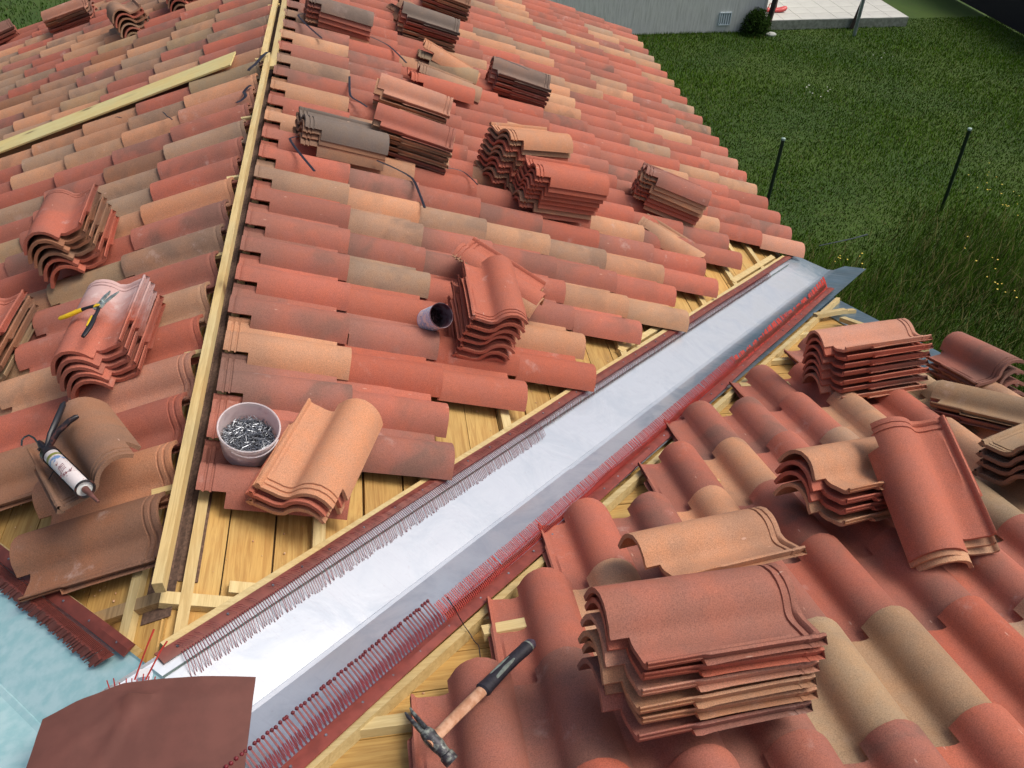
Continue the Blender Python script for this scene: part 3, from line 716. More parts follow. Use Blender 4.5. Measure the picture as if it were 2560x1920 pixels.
strap([(-.055, 3.95, .045), (-.095, 3.9, .03), (-.07, 3.82, .035), (-.12, 3.76, .02)], 'frayed black band among the tile heads beside the ridge', wd=.012)
strap([(.74, .46, -.05), (.781, .444, -.16), (.80, .40, -.165), (.815, .37, -.159), (.814, .324, -.143)], 'thin black wire on the bare boards above the hammer', wd=.0028, flat=False, name='wire', cat='wire')

# yellow board on the left slope
d_, al_v, n_v = PL['L']; A_, B_ = pp('L', .20, 4.50, .084), pp('L', 2.65, 4.62, .084); Xb = (B_-A_).normalized(); Yb = n_v.cross(Xb).normalized()
bm = bmesh.new(); box(bm, 0, (B_-A_).length, -.11, .11, -.010, 0)
bd = link('wooden_board', finish(bm, 'wooden_board', bevel=.002), W_PALE, None, frame(Xb, Yb, Xb.cross(Yb), A_), label='long fresh yellow board lying across the left slope of tiles', cat='board')

# ---------------------------------------------------------------- brown flashing sheet over the junction
def jsheet():
    xs = np.linspace(-.235, .268, 34); ys = np.linspace(-.36, .262, 40); g = []
    for y in ys:
        row = []
        for x in xs:
            f = (y+.36)/.622
            xl = -.195 - .035*(1-f)**1.5 ; xr = .268 - .012*(1-f)
            xx = xl + (x+.235)/.503*(xr-xl)
            yt = .262 - max(0, -(xx+.03))*.35 - .06*max(0, xx-.05) if f > .0 else 0
            yy = -.36 + f*(yt+.36)
            z = .062 - .25*max(0, abs(xx-.02)-.12)**1.3*1.2 - .02*f
            r_ = math.hypot((xx-.01)*1.0, (yy-.215)*1.6); z += .014*math.exp(-(r_/.04)**2)
            for a0, am, ln in ((-2.5, .0030, .16), (-1.9, .0035, .14), (-1.35, .002, .1), (-.1, .004, .2), (3.05, .003, .15), (-2.9, .002, .18)):
                dx, dy = xx-.01, yy-.215; u = dx*math.cos(a0)+dy*math.sin(a0); w_ = -dx*math.sin(a0)+dy*math.cos(a0)
                if u > 0: z += 3.0*am*math.exp(-(w_/(.006+.05*u))**2)*math.exp(-(u/ln)**2)
            row.append(Vector((xx, yy, z)))
        g.append(row)
    return sheet_from_grid('flashing_sheet', g, .002, M_LEAD, None, True, label='smooth brown red flashing sheet draped over the ridge and valley junction', cat='flashing sheet')
js = jsheet()
for p in js.data.polygons: p.use_smooth = True
js.data.set_sharp_from_angle(angle=math.radians(60))
# two upright dark red teeth and a scrap of white flashing at the junction
bm = bmesh.new()
tube(bm, [(-.005, .268, .04), (.02, .33, .075), (.035, .365, .092)], [.0022, .0022, .0026], 6); tube(bm, [(.02, .265, .04), (.05, .325, .062), (.062, .345, .066)], [.0022, .0022, .0026], 6)
for k in range(9): tube(bm, [(-.060+.012*k, .255, .03), (-.070+.0135*k, .278+.006*math.sin(k*2.3), .032+.004*math.cos(k))], .0014, 5)
link('comb_offcut', finish(bm, 'comb_offcut', True), M_COMBT, None, Matrix(), label='frayed offcut of red comb with two teeth standing up at the junction', cat='comb offcut')
bm = bmesh.new(); box(bm, -.015, .012, .300, .322, -.005, -.003)
link('metal_scrap', finish(bm, 'metal_scrap'), simple('white_metal', (.75, .75, .78), .5), None, Matrix(), label='small white metal corner poking out beside the red comb at the junction', cat='metal scrap')

# crumbs of fired clay and saw dust on the bare boards
rc2 = random.Random(21)
for pl, n_, ra, rb, gx in (('M', 90, (.1, 3.2), (.2, .9), 1), ('R', 60, (.2, 2.6), (.3, 1.0), 1), ('L', 50, (.1, .9), (.2, .8), 1)):
    bm = bmesh.new()
    for k in range(n_):
        a = rc2.uniform(*ra); q = rc2.uniform(.30, .75)
        b_ = a*c + q if pl != 'R' else a*c + q
        P = Vector((b_, (-a if pl == 'M' else a), -.0555 + .002)); sz = rc2.uniform(.0015, .0048)
        bmesh.ops.create_icosphere(bm, subdivisions=1, radius=sz, matrix=Matrix.Translation(P) @ Matrix.Rotation(rc2.uniform(0, 3), 4, 'X') @ Matrix.Diagonal((1, .7, .5, 1)))
    link('clay_crumbs', finish(bm, 'clay_crumbs'), simple('clay_crumb_'+pl, (.50, .26, .16), .9, 0, .4, 60, col2=(.66, .50, .30)), roofs[pl], board_frame(pl), kind='stuff')

# ---------------------------------------------------------------- bucket of nails
def bucket():
    ax = Vector((.22, -.20, .95)).normalized(); X = Vector((1, 0, 0)); Y = ax.cross(X).normalized(); X = Y.cross(ax)
    mw = frame(X, Y, ax, Vector((.195, 1.052, .088)) - ax*.118)
    b = empty('bucket', mw, label='translucent white plastic bucket half full of steel nails on the red tiles', cat='bucket')
    m, nt, bs = mat('translucent_plastic'); bs.inputs['Base Color'].default_value = (.82, .78, .78, 1); bs.inputs['Roughness'].default_value = .3
    bs.inputs['Transmission Weight'].default_value = .0; bs.inputs['Alpha'].default_value = .60; bs.inputs['Subsurface Weight'].default_value = .0
    tc = N(nt, 'ShaderNodeTexCoord'); nz = noise(nt, tc.outputs['Object'], 30, 4); L(nt, mixc(nt, mrange(nt, nz.outputs[0], .5, .75, 0, .6), (.80, .74, .76, 1), (.52, .45, .50, 1)), bs.inputs['Base Color'])
    bm = bmesh.new()
    lathe(bm, [(0, 0), (.072, 0), (.077, .004), (.0885, .095), (.0895, .099), (.0895, .106), (.0925, .1065), (.0935, .118), (.0915, .1195), (.0885, .118), (.0875, .098), (.0755, .006), (.070, .004), (0, .004)], 48)
    link('shell', finish(bm, 'bucket_shell', True, 40), m, b, mw)
    bm = bmesh.new(); pts = []
    for k in range(25): a = math.pi*k/24; pts.append((.094*math.cos(a), -.020-.0765*math.sin(a)*1.0, .098 - .022*math.sin(a)))
    pts = [(.0925*math.cos(math.radians(-20-100*k/20)), .0945*math.sin(math.radians(-20-100*k/20)), .103-.012*math.sin(math.pi*k/20)) for k in range(21)]
    tube(bm, pts, .0022, 6); link('handle', finish(bm, 'bucket_handle', True), m, b, mw)
    # nails
    r = random.Random(5); bm = bmesh.new()
    for k in range(620):
        rr = .078*math.sqrt(r.random()); a = r.uniform(0, 6.283); hh = .060 + .012*(1-(rr/.08)**2) + r.uniform(-.018, .006)
        P = Vector((rr*math.cos(a), rr*math.sin(a), hh)); th = r.uniform(0, 6.283); el = r.gauss(0, .30)
        d = Vector((math.cos(th)*math.cos(el), math.sin(th)*math.cos(el), math.sin(el)))*.014
        A, B = P-d, P+d
        if max(A.xy.length, B.xy.length) > .083: continue
        tube(bm, [A, B], .0010, 5)
        rot = d.to_track_quat('Z', 'Y').to_matrix().to_4x4()
        bmesh.ops.create_cone(bm, cap_ends=True, segments=8, radius1=.0031, radius2=.0031, depth=.0008, matrix=Matrix.Translation(A) @ rot)
    o = link('nails', finish(bm, 'nails'), M_NAILG, None, mw, label='heap of small grey clout nails filling the plastic bucket', cat='nails', kind='stuff')
    bm = bmesh.new(); lathe(bm, [(0, .05), (.079, .046), (.080, .03), (0, .03)], 32); link('nail_bed', finish(bm, 'nail_bed', True), simple('nail_bed', (.05, .045, .055), .8, .3, .5, 200), o, mw)
bucket()

# ---------------------------------------------------------------- printed tin of screws
def tin():
    ax = Vector((.437, -.644, .658)).normalized(); X = ax.cross(Vector((0, 0, 1))).normalized(); Y = ax.cross(X)
    mw = frame(X, Y, ax, Vector((.842, 1.85, -.124)) - ax*.125)
    b = empty('tin', mw, label='tilted blue and violet printed tin of dark screws beside the red stack', cat='tin')
    m, nt, bs = mat('printed_label'); tc = N(nt, 'ShaderNodeTexCoord'); n1 = noise(nt, tc.outputs['Object'], 38, 4, .7, 1.5); n2 = noise(nt, tc.outputs['Object'], 85, 3)
    c1 = mixc(nt, mrange(nt, n1.outputs[0], .42, .56), (.46, .66, .95, 1), (.90, .92, .95, 1)); c1 = mixc(nt, mrange(nt, n2.outputs[0], .66, .70), c1, (.10, .08, .35, 1))
    sx = N(nt, 'ShaderNodeSeparateXYZ'); L(nt, tc.outputs['Object'], sx.inputs[0]); c1 = mixc(nt, mrange(nt, sx.outputs['Z'], .008, .0), c1, (.12, .03, .42, 1))
    L(nt, c1, bs.inputs['Base Color']); bs.inputs['Roughness'].default_value = .3
    bm = bmesh.new(); lathe(bm, [(.0500, 0), (.0505, .003), (.0505, .119)], 40); link('label_wrap', finish(bm, 'label_wrap', True), m, b, mw)
    bm = bmesh.new(); k = 10; A = [[bm.verts.new((.0509*math.cos(a), .0509*math.sin(a), z)) for a in [a0_ + sp_*i/k for i in range(k+1)]] for z, a0_, sp_ in ((.040, 3.55, .9), (.075, 3.35, 1.1), (.112, 3.2, 1.4))]
    for q1, q2 in zip(A, A[1:]):
        for i in range(k): bm.faces.new((q1[i], q1[i+1], q2[i+1], q2[i]))
    link('label_patch', finish(bm, 'label_patch', True), simple('white_print', (.85, .86, .90), .3), b, mw)
    bm = bmesh.new(); lathe(bm, [(0, .001), (.0498, .001), (.0498, .119), (.0520, .120), (.0528, .1225), (.0520, .125), (.0505, .1245), (.0490, .119), (.0485, .004), (0, .004)], 40)
    mm, nt2, b2 = mat('tin_inside'); g = N(nt2, 'ShaderNodeTexCoord'); q = noise(nt2, g.outputs['Object'], 25, 3)
    L(nt2, mixc(nt2, mrange(nt2, q.outputs[0], .4, .6), (.20, .16, .19, 1), (.10, .04, .06, 1)), b2.inputs['Base Color']); b2.inputs['Metallic'].default_value = .15; b2.inputs['Roughness'].default_value = .4
    link('can_body', finish(bm, 'can_body', True, 40), mm, b, mw)
    r = random.Random(8); bm = bmesh.new()
    for k in range(110):
        rr = .044*math.sqrt(r.random()); a = r.uniform(0, 6.283); P = Vector((rr*math.cos(a), rr*math.sin(a), .035+r.uniform(-.01, .012))); th = r.uniform(0, 6.283); el = r.gauss(0, .5)
        d = Vector((math.cos(th)*math.cos(el), math.sin(th)*math.cos(el), math.sin(el)))*.016
        if max((P-d).xy.length, (P+d).xy.length) > .047: continue
        tube(bm, [P-d, P+d], [.0016, .0008], 5); bmesh.ops.create_cone(bm, cap_ends=True, segments=8, radius1=.0036, radius2=.0016, depth=.002, matrix=Matrix.Translation(P-d) @ d.to_track_quat('Z', 'Y').to_matrix().to_4x4())
    o = link('screws', finish(bm, 'screws'), simple('dark_screws', (.06, .025, .03), .4, .5, .5, 90), None, mw, label='dark reddish screws lying in the bottom of the printed tin', cat='screws', kind='stuff')
    bm = bmesh.new(); lathe(bm, [(0, .03), (.0478, .03), (.0478, .02), (0, .02)], 24); link('screw_bed', finish(bm, 'screw_bed'), simple('dark_bed', (.025, .01, .014), .7), o, mw)
tin()

# ---------------------------------------------------------------- hammer
def hammer():
    P0, P1 = Vector((.672, .004, .092)), Vector((.944, .273, -.001))
    X = (P1-P0).normalized(); n = PL['R'][2]; Y = n.cross(X).normalized(); Z = X.cross(Y); mw = frame(X, Y, Z, P0)
    h = empty('hammer', mw, label='worn claw hammer with wooden shaft and rubber grip lying on the red tiles', cat='hammer')
    ln = (P1-P0).length
    bm = bmesh.new(); tube(bm, [(-.015, 0, 0), (.02, 0, 0), (.08, .001, 0), (.17, 0, 0), (.20, 0, 0)], [(.0135, .0105), (.014, .011), (.014, .011), (.015, .0115), (.015, .0115)], 12)
    link('shaft', finish(bm, 'hammer_shaft', True), simple('worn_ash', (.44, .215, .12), .7, 0, .45, 60, .0008, col2=(.58, .34, .22)), h, mw)
    bm = bmesh.new(); tube(bm, [(.175, 0, 0), (.18, 0, 0), (.20, 0, 0), (.26, .001, 0), (.31, 0, 0), (.345, -.002, 0), (.36, -.002, 0)], [(.015, .012), (.0205, .0155), (.0185, .014), (.0172, .0135), (.0168, .0135), (.0172, .0142), (.0175, .0148)], 14)
    link('grip', finish(bm, 'hammer_grip', True), simple('charcoal_rubber', (.022, .020, .032), .6, 0, .4, 120, .0006), h, mw)
    gm = simple('grey_rubber', (.24, .28, .25), .6, 0, .35, 90)
    for y, z in ((.0105, .0075), (-.0105, .0078)):
        bm = bmesh.new(); tube(bm, [(.205, y*.8, z-.003), (.225, y*.8, z+.002), (.26, y*.7, z+.0028), (.295, y*.6, z+.002), (.318, y*.4, z-.001)], [(.001, .001), (.005, .003), (.0058, .0035), (.004, .003), (.001, .001)], 8)
        link('grip_inlay', finish(bm, 'grip_inlay', True), gm, h, mw)
    bm = bmesh.new(); tube(bm, [(.352, -.002, 0), (.366, -.002, 0)], (.0163, .0136), 14); link('grip_band', finish(bm, 'grip_band', True), gm, h, mw)
    bm = bmesh.new(); tube(bm, [(.365, -.002, 0), (.377, -.003, 0), (.386, -.003, 0)], [(.0155, .013), (.0150, .012), (.007, .006)], 12); link('end_cap', finish(bm, 'end_cap', True), simple('violet_rubber', (.07, .045, .075), .6, 0, .4, 80), h, mw)
    hm = simple('scuffed_steel', (.05, .05, .06), .5, .4, .3, 80, .001, col2=(.26, .29, .26), lo=.44, hi=.66)
    mwh = mw; mw = mw @ Matrix.Rotation(math.radians(32), 4, 'X')
    bm = bmesh.new()
    # head runs across the shaft: striking face towards -Y, claws towards +Y
    tube(bm, [(0, -.062, 0), (0, -.060, 0), (0, -.042, 0), (0, -.039, 0), (0, -.030, 0), (0, -.014, 0), (0, .014, 0), (0, .026, -.001)],
         [(.0150, .0150), (.0168, .0168), (.0168, .0168), (.0135, .0135), (.0135, .0135), (.0165, .016), (.0165, .0155), (.013, .012)], 12)
    link('head', finish(bm, 'hammer_head', True, 45), hm, h, mw)
    for sx_ in (-1, 1):
        bm = bmesh.new(); tube(bm, [(.0055*sx_, .020, 0), (.0062*sx_, .040, -.001), (.0068*sx_+.002, .058, -.004), (.0075*sx_+.006, .074, -.010), (.008*sx_+.012, .084, -.016)],
             [(.0055, .009), (.0052, .0075), (.0048, .006), (.004, .004), (.0025, .0015)], 8)
        link('claw', finish(bm, 'hammer_claw', True, 50), hm, h, mw)
hammer()

# ---------------------------------------------------------------- aviation snips on the dusty stack
def snips():
    d, al, n = PL['L']
    B = Vector((-.345, 1.632, .150)); X = Vector((1, 0, T*1)).normalized(); X = al.cross(n).normalized(); mw = frame(X, al, n, B)     # X: up-slope/right, Y: away
    sn = empty('tin_snips', mw, label='open tin snips with yellow and black handles lying on the dusty stack', cat='tin snips')
    st = simple('snip_steel', (.48, .55, .54), .35, .6, .4, 70); bk = M_BLACK
    ye = simple('yellow_grip', (.80, .52, .015), .42, 0, .15, 60)
    z = .012
    bm = bmesh.new(); tube(bm, [(-.155, .028, z), (-.148, .030, z), (-.12, .026, z+.001), (-.085, .030, z+.001), (-.066, .033, z)], [(.004, .004), (.0085, .007), (.0095, .008), (.0095, .008), (.0085, .007)], 10); tube(bm, [(-.098, .036, z), (-.092, .044, z), (-.088, .036, z)], .004, 8)
    link('handle_grip', finish(bm, 'handle_grip', True), ye, sn, mw, label='yellow grip pointing left')
    bm = bmesh.new(); tube(bm, [(-.068, .033, z), (-.045, .033, z), (-.022, .028, z), (0, .012, z)], [(.007, .006), (.0065, .005), (.008, .005), (.008, .005)], 10); link('handle_arm', finish(bm, 'handle_arm', True), bk, sn, mw)
    bm = bmesh.new(); tube(bm, [(.004, .012, z), (.008, -.01, z), (.006, -.035, z), (.003, -.05, z)], [(.008, .005), (.0065, .005), (.0065, .005), (.007, .006)], 10); link('handle_arm', finish(bm, 'handle_arm', True), bk, sn, mw)
    bm = bmesh.new(); tube(bm, [(.002, -.045, z), (.003, -.075, z), (0, -.105, z), (-.008, -.135, z), (-.013, -.150, z)], [(.009, .007), (.0095, .008), (.0095, .008), (.009, .007), (.007, .006)], 10); link('handle_grip', finish(bm, 'handle_grip', True), bk, sn, mw, label='black grip pointing towards the viewer')
    bm = bmesh.new(); tube(bm, [(-.003, -.047, z+.004), (-.004, -.075, z+.005), (-.006, -.105, z+.005)], [(.006, .004), (.007, .005), (.004, .004)], 8); link('grip_inlay', finish(bm, 'grip_inlay', True), ye, sn, mw)
    bm = bmesh.new(); prism(bm, [(-.016, .008), (-.002, -.004), (.018, -.002), (.026, .016), (.024, .034), (.010, .042), (-.010, .034)], z-.004, z+.003); link('pivot_plate', finish(bm, 'pivot_plate', bevel=.0015), st, sn, mw)
    bm = bmesh.new(); prism(bm, [(.000, .034), (.016, .036), (.032, .070), (.032, .088), (.010, .066)], z-.001, z+.004); link('jaw', finish(bm, 'jaw', bevel=.001), st, sn, mw)
    bm = bmesh.new(); prism(bm, [(.014, .030), (.027, .018), (.058, .048), (.070, .066), (.040, .056)], z-.003, z+.001); link('jaw', finish(bm, 'jaw', bevel=.001), st, sn, mw)
    bm = bmesh.new(); bmesh.ops.create_cone(bm, cap_ends=True, segments=16, radius1=.006, radius2=.005, depth=.006, matrix=Matrix.Translation((.012, .036, z+.005))); link('pivot_bolt', finish(bm, 'pivot_bolt', True), st, sn, mw)
    bm = bmesh.new(); prism(bm, [(-.012, .010), (.006, .006), (.010, .016), (-.006, .026)], z+.003, z+.007); link('latch', finish(bm, 'latch', bevel=.001), ye, sn, mw)
snips()

# ---------------------------------------------------------------- caulking gun with cartridge
def gun():
    P0, P1 = Vector((-.3548, .9867, .1113)), Vector((-.1921, .7763, .1681))
    X = (P1-P0).normalized(); n = Vector((-.15, -.25, .95)); Y = n.cross(X).normalized(); Z = X.cross(Y); mw = frame(X, Y, Z, P0)
    g = empty('caulking_gun', mw, label='black caulking gun holding a printed sealant cartridge on the brown tile', cat='caulking gun')
    ln = (P1-P0).length; R = .0225
    m, nt, bs = mat('cartridge_print'); tc = N(nt, 'ShaderNodeTexCoord'); sx = N(nt, 'ShaderNodeSeparateXYZ'); L(nt, tc.outputs['Object'], sx.inputs[0])
    nz = noise(nt, tc.outputs['Object'], 60, 3)
    c1 = mixc(nt, mrange(nt, nz.outputs[0], .60, .64), (.72, .66, .66, 1), (.42, .30, .32, 1))
    band = math_(nt, 'MULTIPLY', mrange(nt, sx.outputs['X'], .050, .052), mrange(nt, sx.outputs['X'], .066, .064))
    c1 = mixc(nt, band, c1, (.25, .26, .05, 1)); band2 = math_(nt, 'MULTIPLY', mrange(nt, sx.outputs['X'], .074, .076), mrange(nt, sx.outputs['X'], .100, .098))
    c1 = mixc(nt, math_(nt, 'MULTIPLY', band2, mrange(nt, nz.outputs[0], .40, .46)), c1, (.16, .30, .55, 1))
    L(nt, c1, bs.inputs['Base Color']); bs.inputs['Roughness'].default_value = .35
    bm = bmesh.new(); tube(bm, [(.028, 0, 0), (.03, 0, 0), (ln-.012, 0, 0), (ln-.008, 0, 0)], [R-.001, R, R, R-.002], 28); link('cartridge', finish(bm, 'cartridge', True, 40), m, g, mw)
    wm = simple('cartridge_white', (.72, .74, .74), .4, 0, .1, 60)
    bm = bmesh.new(); tube(bm, [(ln-.010, 0, 0), (ln-.002, 0, 0)], [R+.0004, R-.001], 28); tube(bm, [(ln-.002, 0, 0), (ln+.004, 0, 0)], [.010, .008], 16); link('cartridge_end', finish(bm, 'cartridge_end', True, 40), wm, g, mw)
    bm = bmesh.new(); tube(bm, [(ln+.002, 0, 0), (ln+.012, 0, 0), (ln+.06, 0, -.006), (ln+.075, 0, -.010)], [.0095, .009, .0045, .004], 14); link('nozzle', finish(bm, 'nozzle', True), simple('brown_nozzle', (.19, .075, .06), .6, 0, .4, 60), g, mw)
    fm = simple('worn_black_paint', (.016, .012, .016), .38, .2, .3, 45, .0008, col2=(.09, .035, .03), lo=.52, hi=.66)
    bm = bmesh.new()
    # half-open cradle under the cartridge and its front ring
    k = 14; A = []
    for x in (.0, ln+.001):
        A.append([bm.verts.new((x, (R+.0022)*math.cos(math.radians(20-220*i/k)), (R+.0022)*math.sin(math.radians(20-220*i/k)))) for i in range(k+1)])
    for i in range(k): bm.faces.new((A[0][i], A[1][i], A[1][i+1], A[0][i+1]))
    bmesh.ops.solidify(bm, geom=bm.faces[:], thickness=.0012)
    link('cradle', finish(bm, 'gun_cradle', True, 50), fm, g, mw)
    bm = bmesh.new(); ring = [(ln+.002, (R+.002)*math.cos(a), (R+.002)*math.sin(a)) for a in [2*math.pi*i/24 for i in range(25)]]; tube(bm, ring, .003, 6); link('end_ring', finish(bm, 'end_ring', True, 50), fm, g, mw)
    bm = bmesh.new(); tube(bm, [(0, 0, 0), (.026, 0, 0)], [R+.002, R+.003], 24); link('end_plate', finish(bm, 'end_plate', True, 50), fm, g, mw)
    # body, two handles, rod with hook
    bm = bmesh.new(); tube(bm, [(.004, 0, .002), (-.02, 0, .006), (-.04, .002, .012), (-.055, .004, .016)], [(.014, .016), (.013, .014), (.010, .013), (.007, .009)], 10)
    tube(bm, [(-.028, .012, .010), (-.028, -.014, .014)], .005, 8)
    link('trigger_body', finish(bm, 'trigger_body', True), fm, g, mw)
    iv = mw.inverted()
    def W(*p): return iv @ Vector(p)
    bm = bmesh.new(); tube(bm, [W(-.3600, 1.000, .122), W(-.3520, 1.03, .143), W(-.3450, 1.09, .150), W(-.3450, 1.15, .148), W(-.3455, 1.1685, .145)], [(.007, .008), (.008, .009), (.0085, .010), (.008, .009), (.004, .004)], 10); link('handle', finish(bm, 'gun_handle', True), M_BLACK, g, mw)
    bm = bmesh.new(); tube(bm, [W(-.3560, .990, .122), W(-.3300, 1.03, .150), W(-.3018, 1.0600, .162), W(-.2830, 1.070, .168), W(-.2771, 1.0737, .168)], [(.007, .008), (.0085, .009), (.009, .009), (.008, .008), (.005, .005)], 10); link('trigger', finish(bm, 'gun_trigger', True), fm, g, mw)
    bm = bmesh.new(); tube(bm, [W(-.372, 1.01, .106), W(-.3966, 1.0383, .0945), W(-.432, 1.0891, .0822), W(-.4555, 1.1130, .0735), W(-.4700, 1.1125, .068), W(-.4743, 1.1001, .0674), W(-.4671, 1.0754, .0699)], .0028, 8); link('plunger_rod', finish(bm, 'plunger_rod', True), simple('dull_steel_rod', (.10, .13, .14), .4, .8, .3, 60), g, mw)
    bm = bmesh.new(); tube(bm, [(.07, -.022, -.012), (.066, -.050, -.026)], .0014, 6); link('puncture_wire', finish(bm, 'puncture_wire'), M_BLACK, g, mw)
    # printed lettering, wrapped a little above the cartridge
    tm = simple('dark_red_print', (.20, .02, .03), .5)
    def text(body, size, x, ang, rot=math.pi/2):
        cu = bpy.data.curves.new('print', 'FONT'); cu.body = body; cu.size = size; cu.extrude = .0002; cu.resolution_u = 2; cu.align_x = 'CENTER'; cu.align_y = 'CENTER'; cu.materials.append(tm)
        tmp = bpy.data.objects.new('tmp', cu); col.objects.link(tmp); bpy.context.view_layer.update()
        me = bpy.data.meshes.new_from_object(tmp.evaluated_get(bpy.context.evaluated_depsgraph_get())); bpy.data.objects.remove(tmp)
        o = bpy.data.objects.new('lettering', me); col.objects.link(o); o.parent = g
        rr = R + .0006; o.matrix_local = Matrix.Rotation(ang, 4, 'X') @ Matrix.Translation((x, 0, rr)) @ Matrix.Rotation(rot, 4, 'Z')
    text('A·450', .017, .185, math.radians(6), math.radians(-110)); text('A', .014, .118, math.radians(14), math.radians(-110))
    bm = bmesh.new(); r = random.Random(2)
    for i, x in enumerate((.134, .143, .152, .161)):
        for k in range(5):
            a = math.radians(-18 + 11*k + i*2); bm2 = Matrix.Rotation(a, 4, 'X') @ Matrix.Translation((x + k*.0012, 0, R+.0005)) @ Matrix.Scale(1, 4)
            bmesh.ops.create_cube(bm, size=1, matrix=bm2 @ Matrix.Diagonal((.0022, r.uniform(.0025, .0042), .0003, 1)))
    link('small_print', finish(bm, 'small_print'), tm, g, mw, kind='stuff')
gun()
# ---------------------------------------------------------------- house under the roofs
bm = bmesh.new()
box(bm, -3.05, 3.05, 3.2, 8.4, GZ, -1.35); box(bm, -3.3, 3.3, -1.6, 3.2, GZ, -1.45)
hw = link('house_walls', finish(bm, 'house_walls'), simple('grey_block', (.35, .34, .32), .9, 0, .2, 6), None, Matrix(), label='grey block walls of the house under the tiled slopes, hidden below the eaves', kind='structure')
# zinc drip edge at the bare gable end of the right slope
bm = bmesh.new(); box(bm, 3.24, 3.47, -3.40/c, 1.5, -.0555, -.050, 'R')
link('metal_edging', finish(bm, 'metal_edging'), M_ZINC, roofs['R'], board_frame('R'))
beam('eave_board', (3.42, 3.7, -1.30), (3.42, YMAX, -1.30), .022, .16, W_DECK, parent=roofs['M'])

# ---------------------------------------------------------------- ground and grass
m_g, nt, b = mat('lawn_soil'); tc = N(nt, 'ShaderNodeTexCoord')
n1 = noise(nt, tc.outputs['Object'], .55, 5, .6); n2 = noise(nt, tc.outputs['Object'], 18, 4, .7)
c1 = mixc(nt, mrange(nt, n1.outputs[0], .35, .65), (.028, .070, .005, 1), (.048, .094, .008, 1)); c1 = mixc(nt, mrange(nt, n2.outputs[0], .45, .75, 0, .7), c1, (.045, .055, .018, 1))
L(nt, c1, b.inputs['Base Color']); b.inputs['Roughness'].default_value = .95
bm = bmesh.new(); box(bm, -60, 80, -60, 90, GZ-.4, GZ); link('ground', finish(bm, 'ground'), m_g, None, Matrix(), label='dark green lawn around the house reaching the neighbouring plot', kind='structure')
rg = np.random.default_rng(11)
def grass(name, n, xr, yr, h, wd, label, tint, dens=None, lean=.5):
    x = rg.uniform(*xr, n); y = rg.uniform(*yr, n)
    if dens is not None: k = dens(x, y) > rg.random(n); x, y = x[k], y[k]; n = len(x)
    patch = np.sin(x*1.3+np.sin(y*.9)*2)*np.sin(y*1.1+1.7*np.sin(x*.6))
    hh = h*rg.uniform(.45, 1.25, n)*(1+.35*patch); a = rg.uniform(0, 6.283, n); ln = hh*lean*rg.uniform(.3, 1.4, n)
    wa = a + rg.uniform(-.7, .7, n) if lean < 1 else rg.normal(.6, .6, n)
    w_ = wd*rg.uniform(.6, 1.4, n)
    B = np.stack([x, y, np.full(n, GZ)], 1); sd_ = np.stack([-np.sin(a)*w_, np.cos(a)*w_, np.zeros(n)], 1)
    mid = B + np.stack([np.cos(wa)*ln*.35, np.sin(wa)*ln*.35, hh*.62], 1); tip = B + np.stack([np.cos(wa)*ln, np.sin(wa)*ln, hh], 1)
    V = np.stack([B-sd_, B+sd_, mid+sd_*.7, mid-sd_*.7, tip], 1).reshape(-1, 3)
    i = np.arange(n)[:, None]*5; quads = i + np.array([[0, 1, 2, 3]]); tris = i + np.array([[3, 2, 4]])
    me = bpy.data.meshes.new(name); me.vertices.add(n*5); me.vertices.foreach_set('co', V.astype(np.float32).ravel())
    loops = np.concatenate([quads, tris], 1).ravel(); me.loops.add(len(loops)); me.loops.foreach_set('vertex_index', loops.astype(np.int32))
    st = (np.arange(n)[:, None]*7 + np.array([[0, 4]])).ravel(); me.polygons.add(2*n); me.polygons.foreach_set('loop_start', st.astype(np.int32)); me.update(calc_edges=True)
    colr = np.array(tint)[None]*rg.uniform(.6, 1.5, (n, 1))*(1+.28*patch[:, None]); dry = rg.random(n) < (.06 if lean < 1 else .22); colr[dry] = np.array([.15, .14, .055])*rg.uniform(.6, 1.2, (dry.sum(), 1))
    cc = np.repeat(np.concatenate([colr, np.ones((n, 1))], 1), 5, 0)
    at = me.color_attributes.new('Col', 'FLOAT_COLOR', 'POINT'); at.data.foreach_set('color', cc.astype(np.float32).ravel())
    return link(name, me, M_GR, None, Matrix(), label=label, cat='grass', kind='stuff')
M_GR, nt, b = mat('grass_blades'); at = N(nt, 'ShaderNodeAttribute', attribute_name='Col'); L(nt, at.outputs['Color'], b.inputs['Base Color']); b.inputs['Roughness'].default_value = .95; b.inputs['Specular IOR Level'].default_value = .0
def lawn_d(x, y): return np.where((x > 3.9+0*y) & (y < 17.2) & (x < 16) & (x < 4.5+ .86*y), np.clip(1.35 - (y-4)/26, .35, 1), 0)
grass('lawn_grass', 330000, (3.9, 16), (4.5, 17), .042, .0045, 'short mown green lawn grass between the roof and the white neighbour wall', (.054, .112, .008), lawn_d, .6)
def mead(x, y): return np.clip((9.1 - .1*x + .6*np.sin(x*1.7) - y)/1.6, 0, 1)*((x > 4.0) & (x < 3+y*1.0))
grass('meadow_grass', 60000, (4.0, 12), (3.2, 9.8), .22, .0045, 'taller unmown meadow grass with pale seed heads below the green posts', (.034, .070, .008), mead, 1.1)
grass('lawn_grass', 26000, (-12, -3.6), (9, 24), .07, .008, 'dark green grass in the top left corner beyond the left slope', (.024, .06, .006), None, .6)
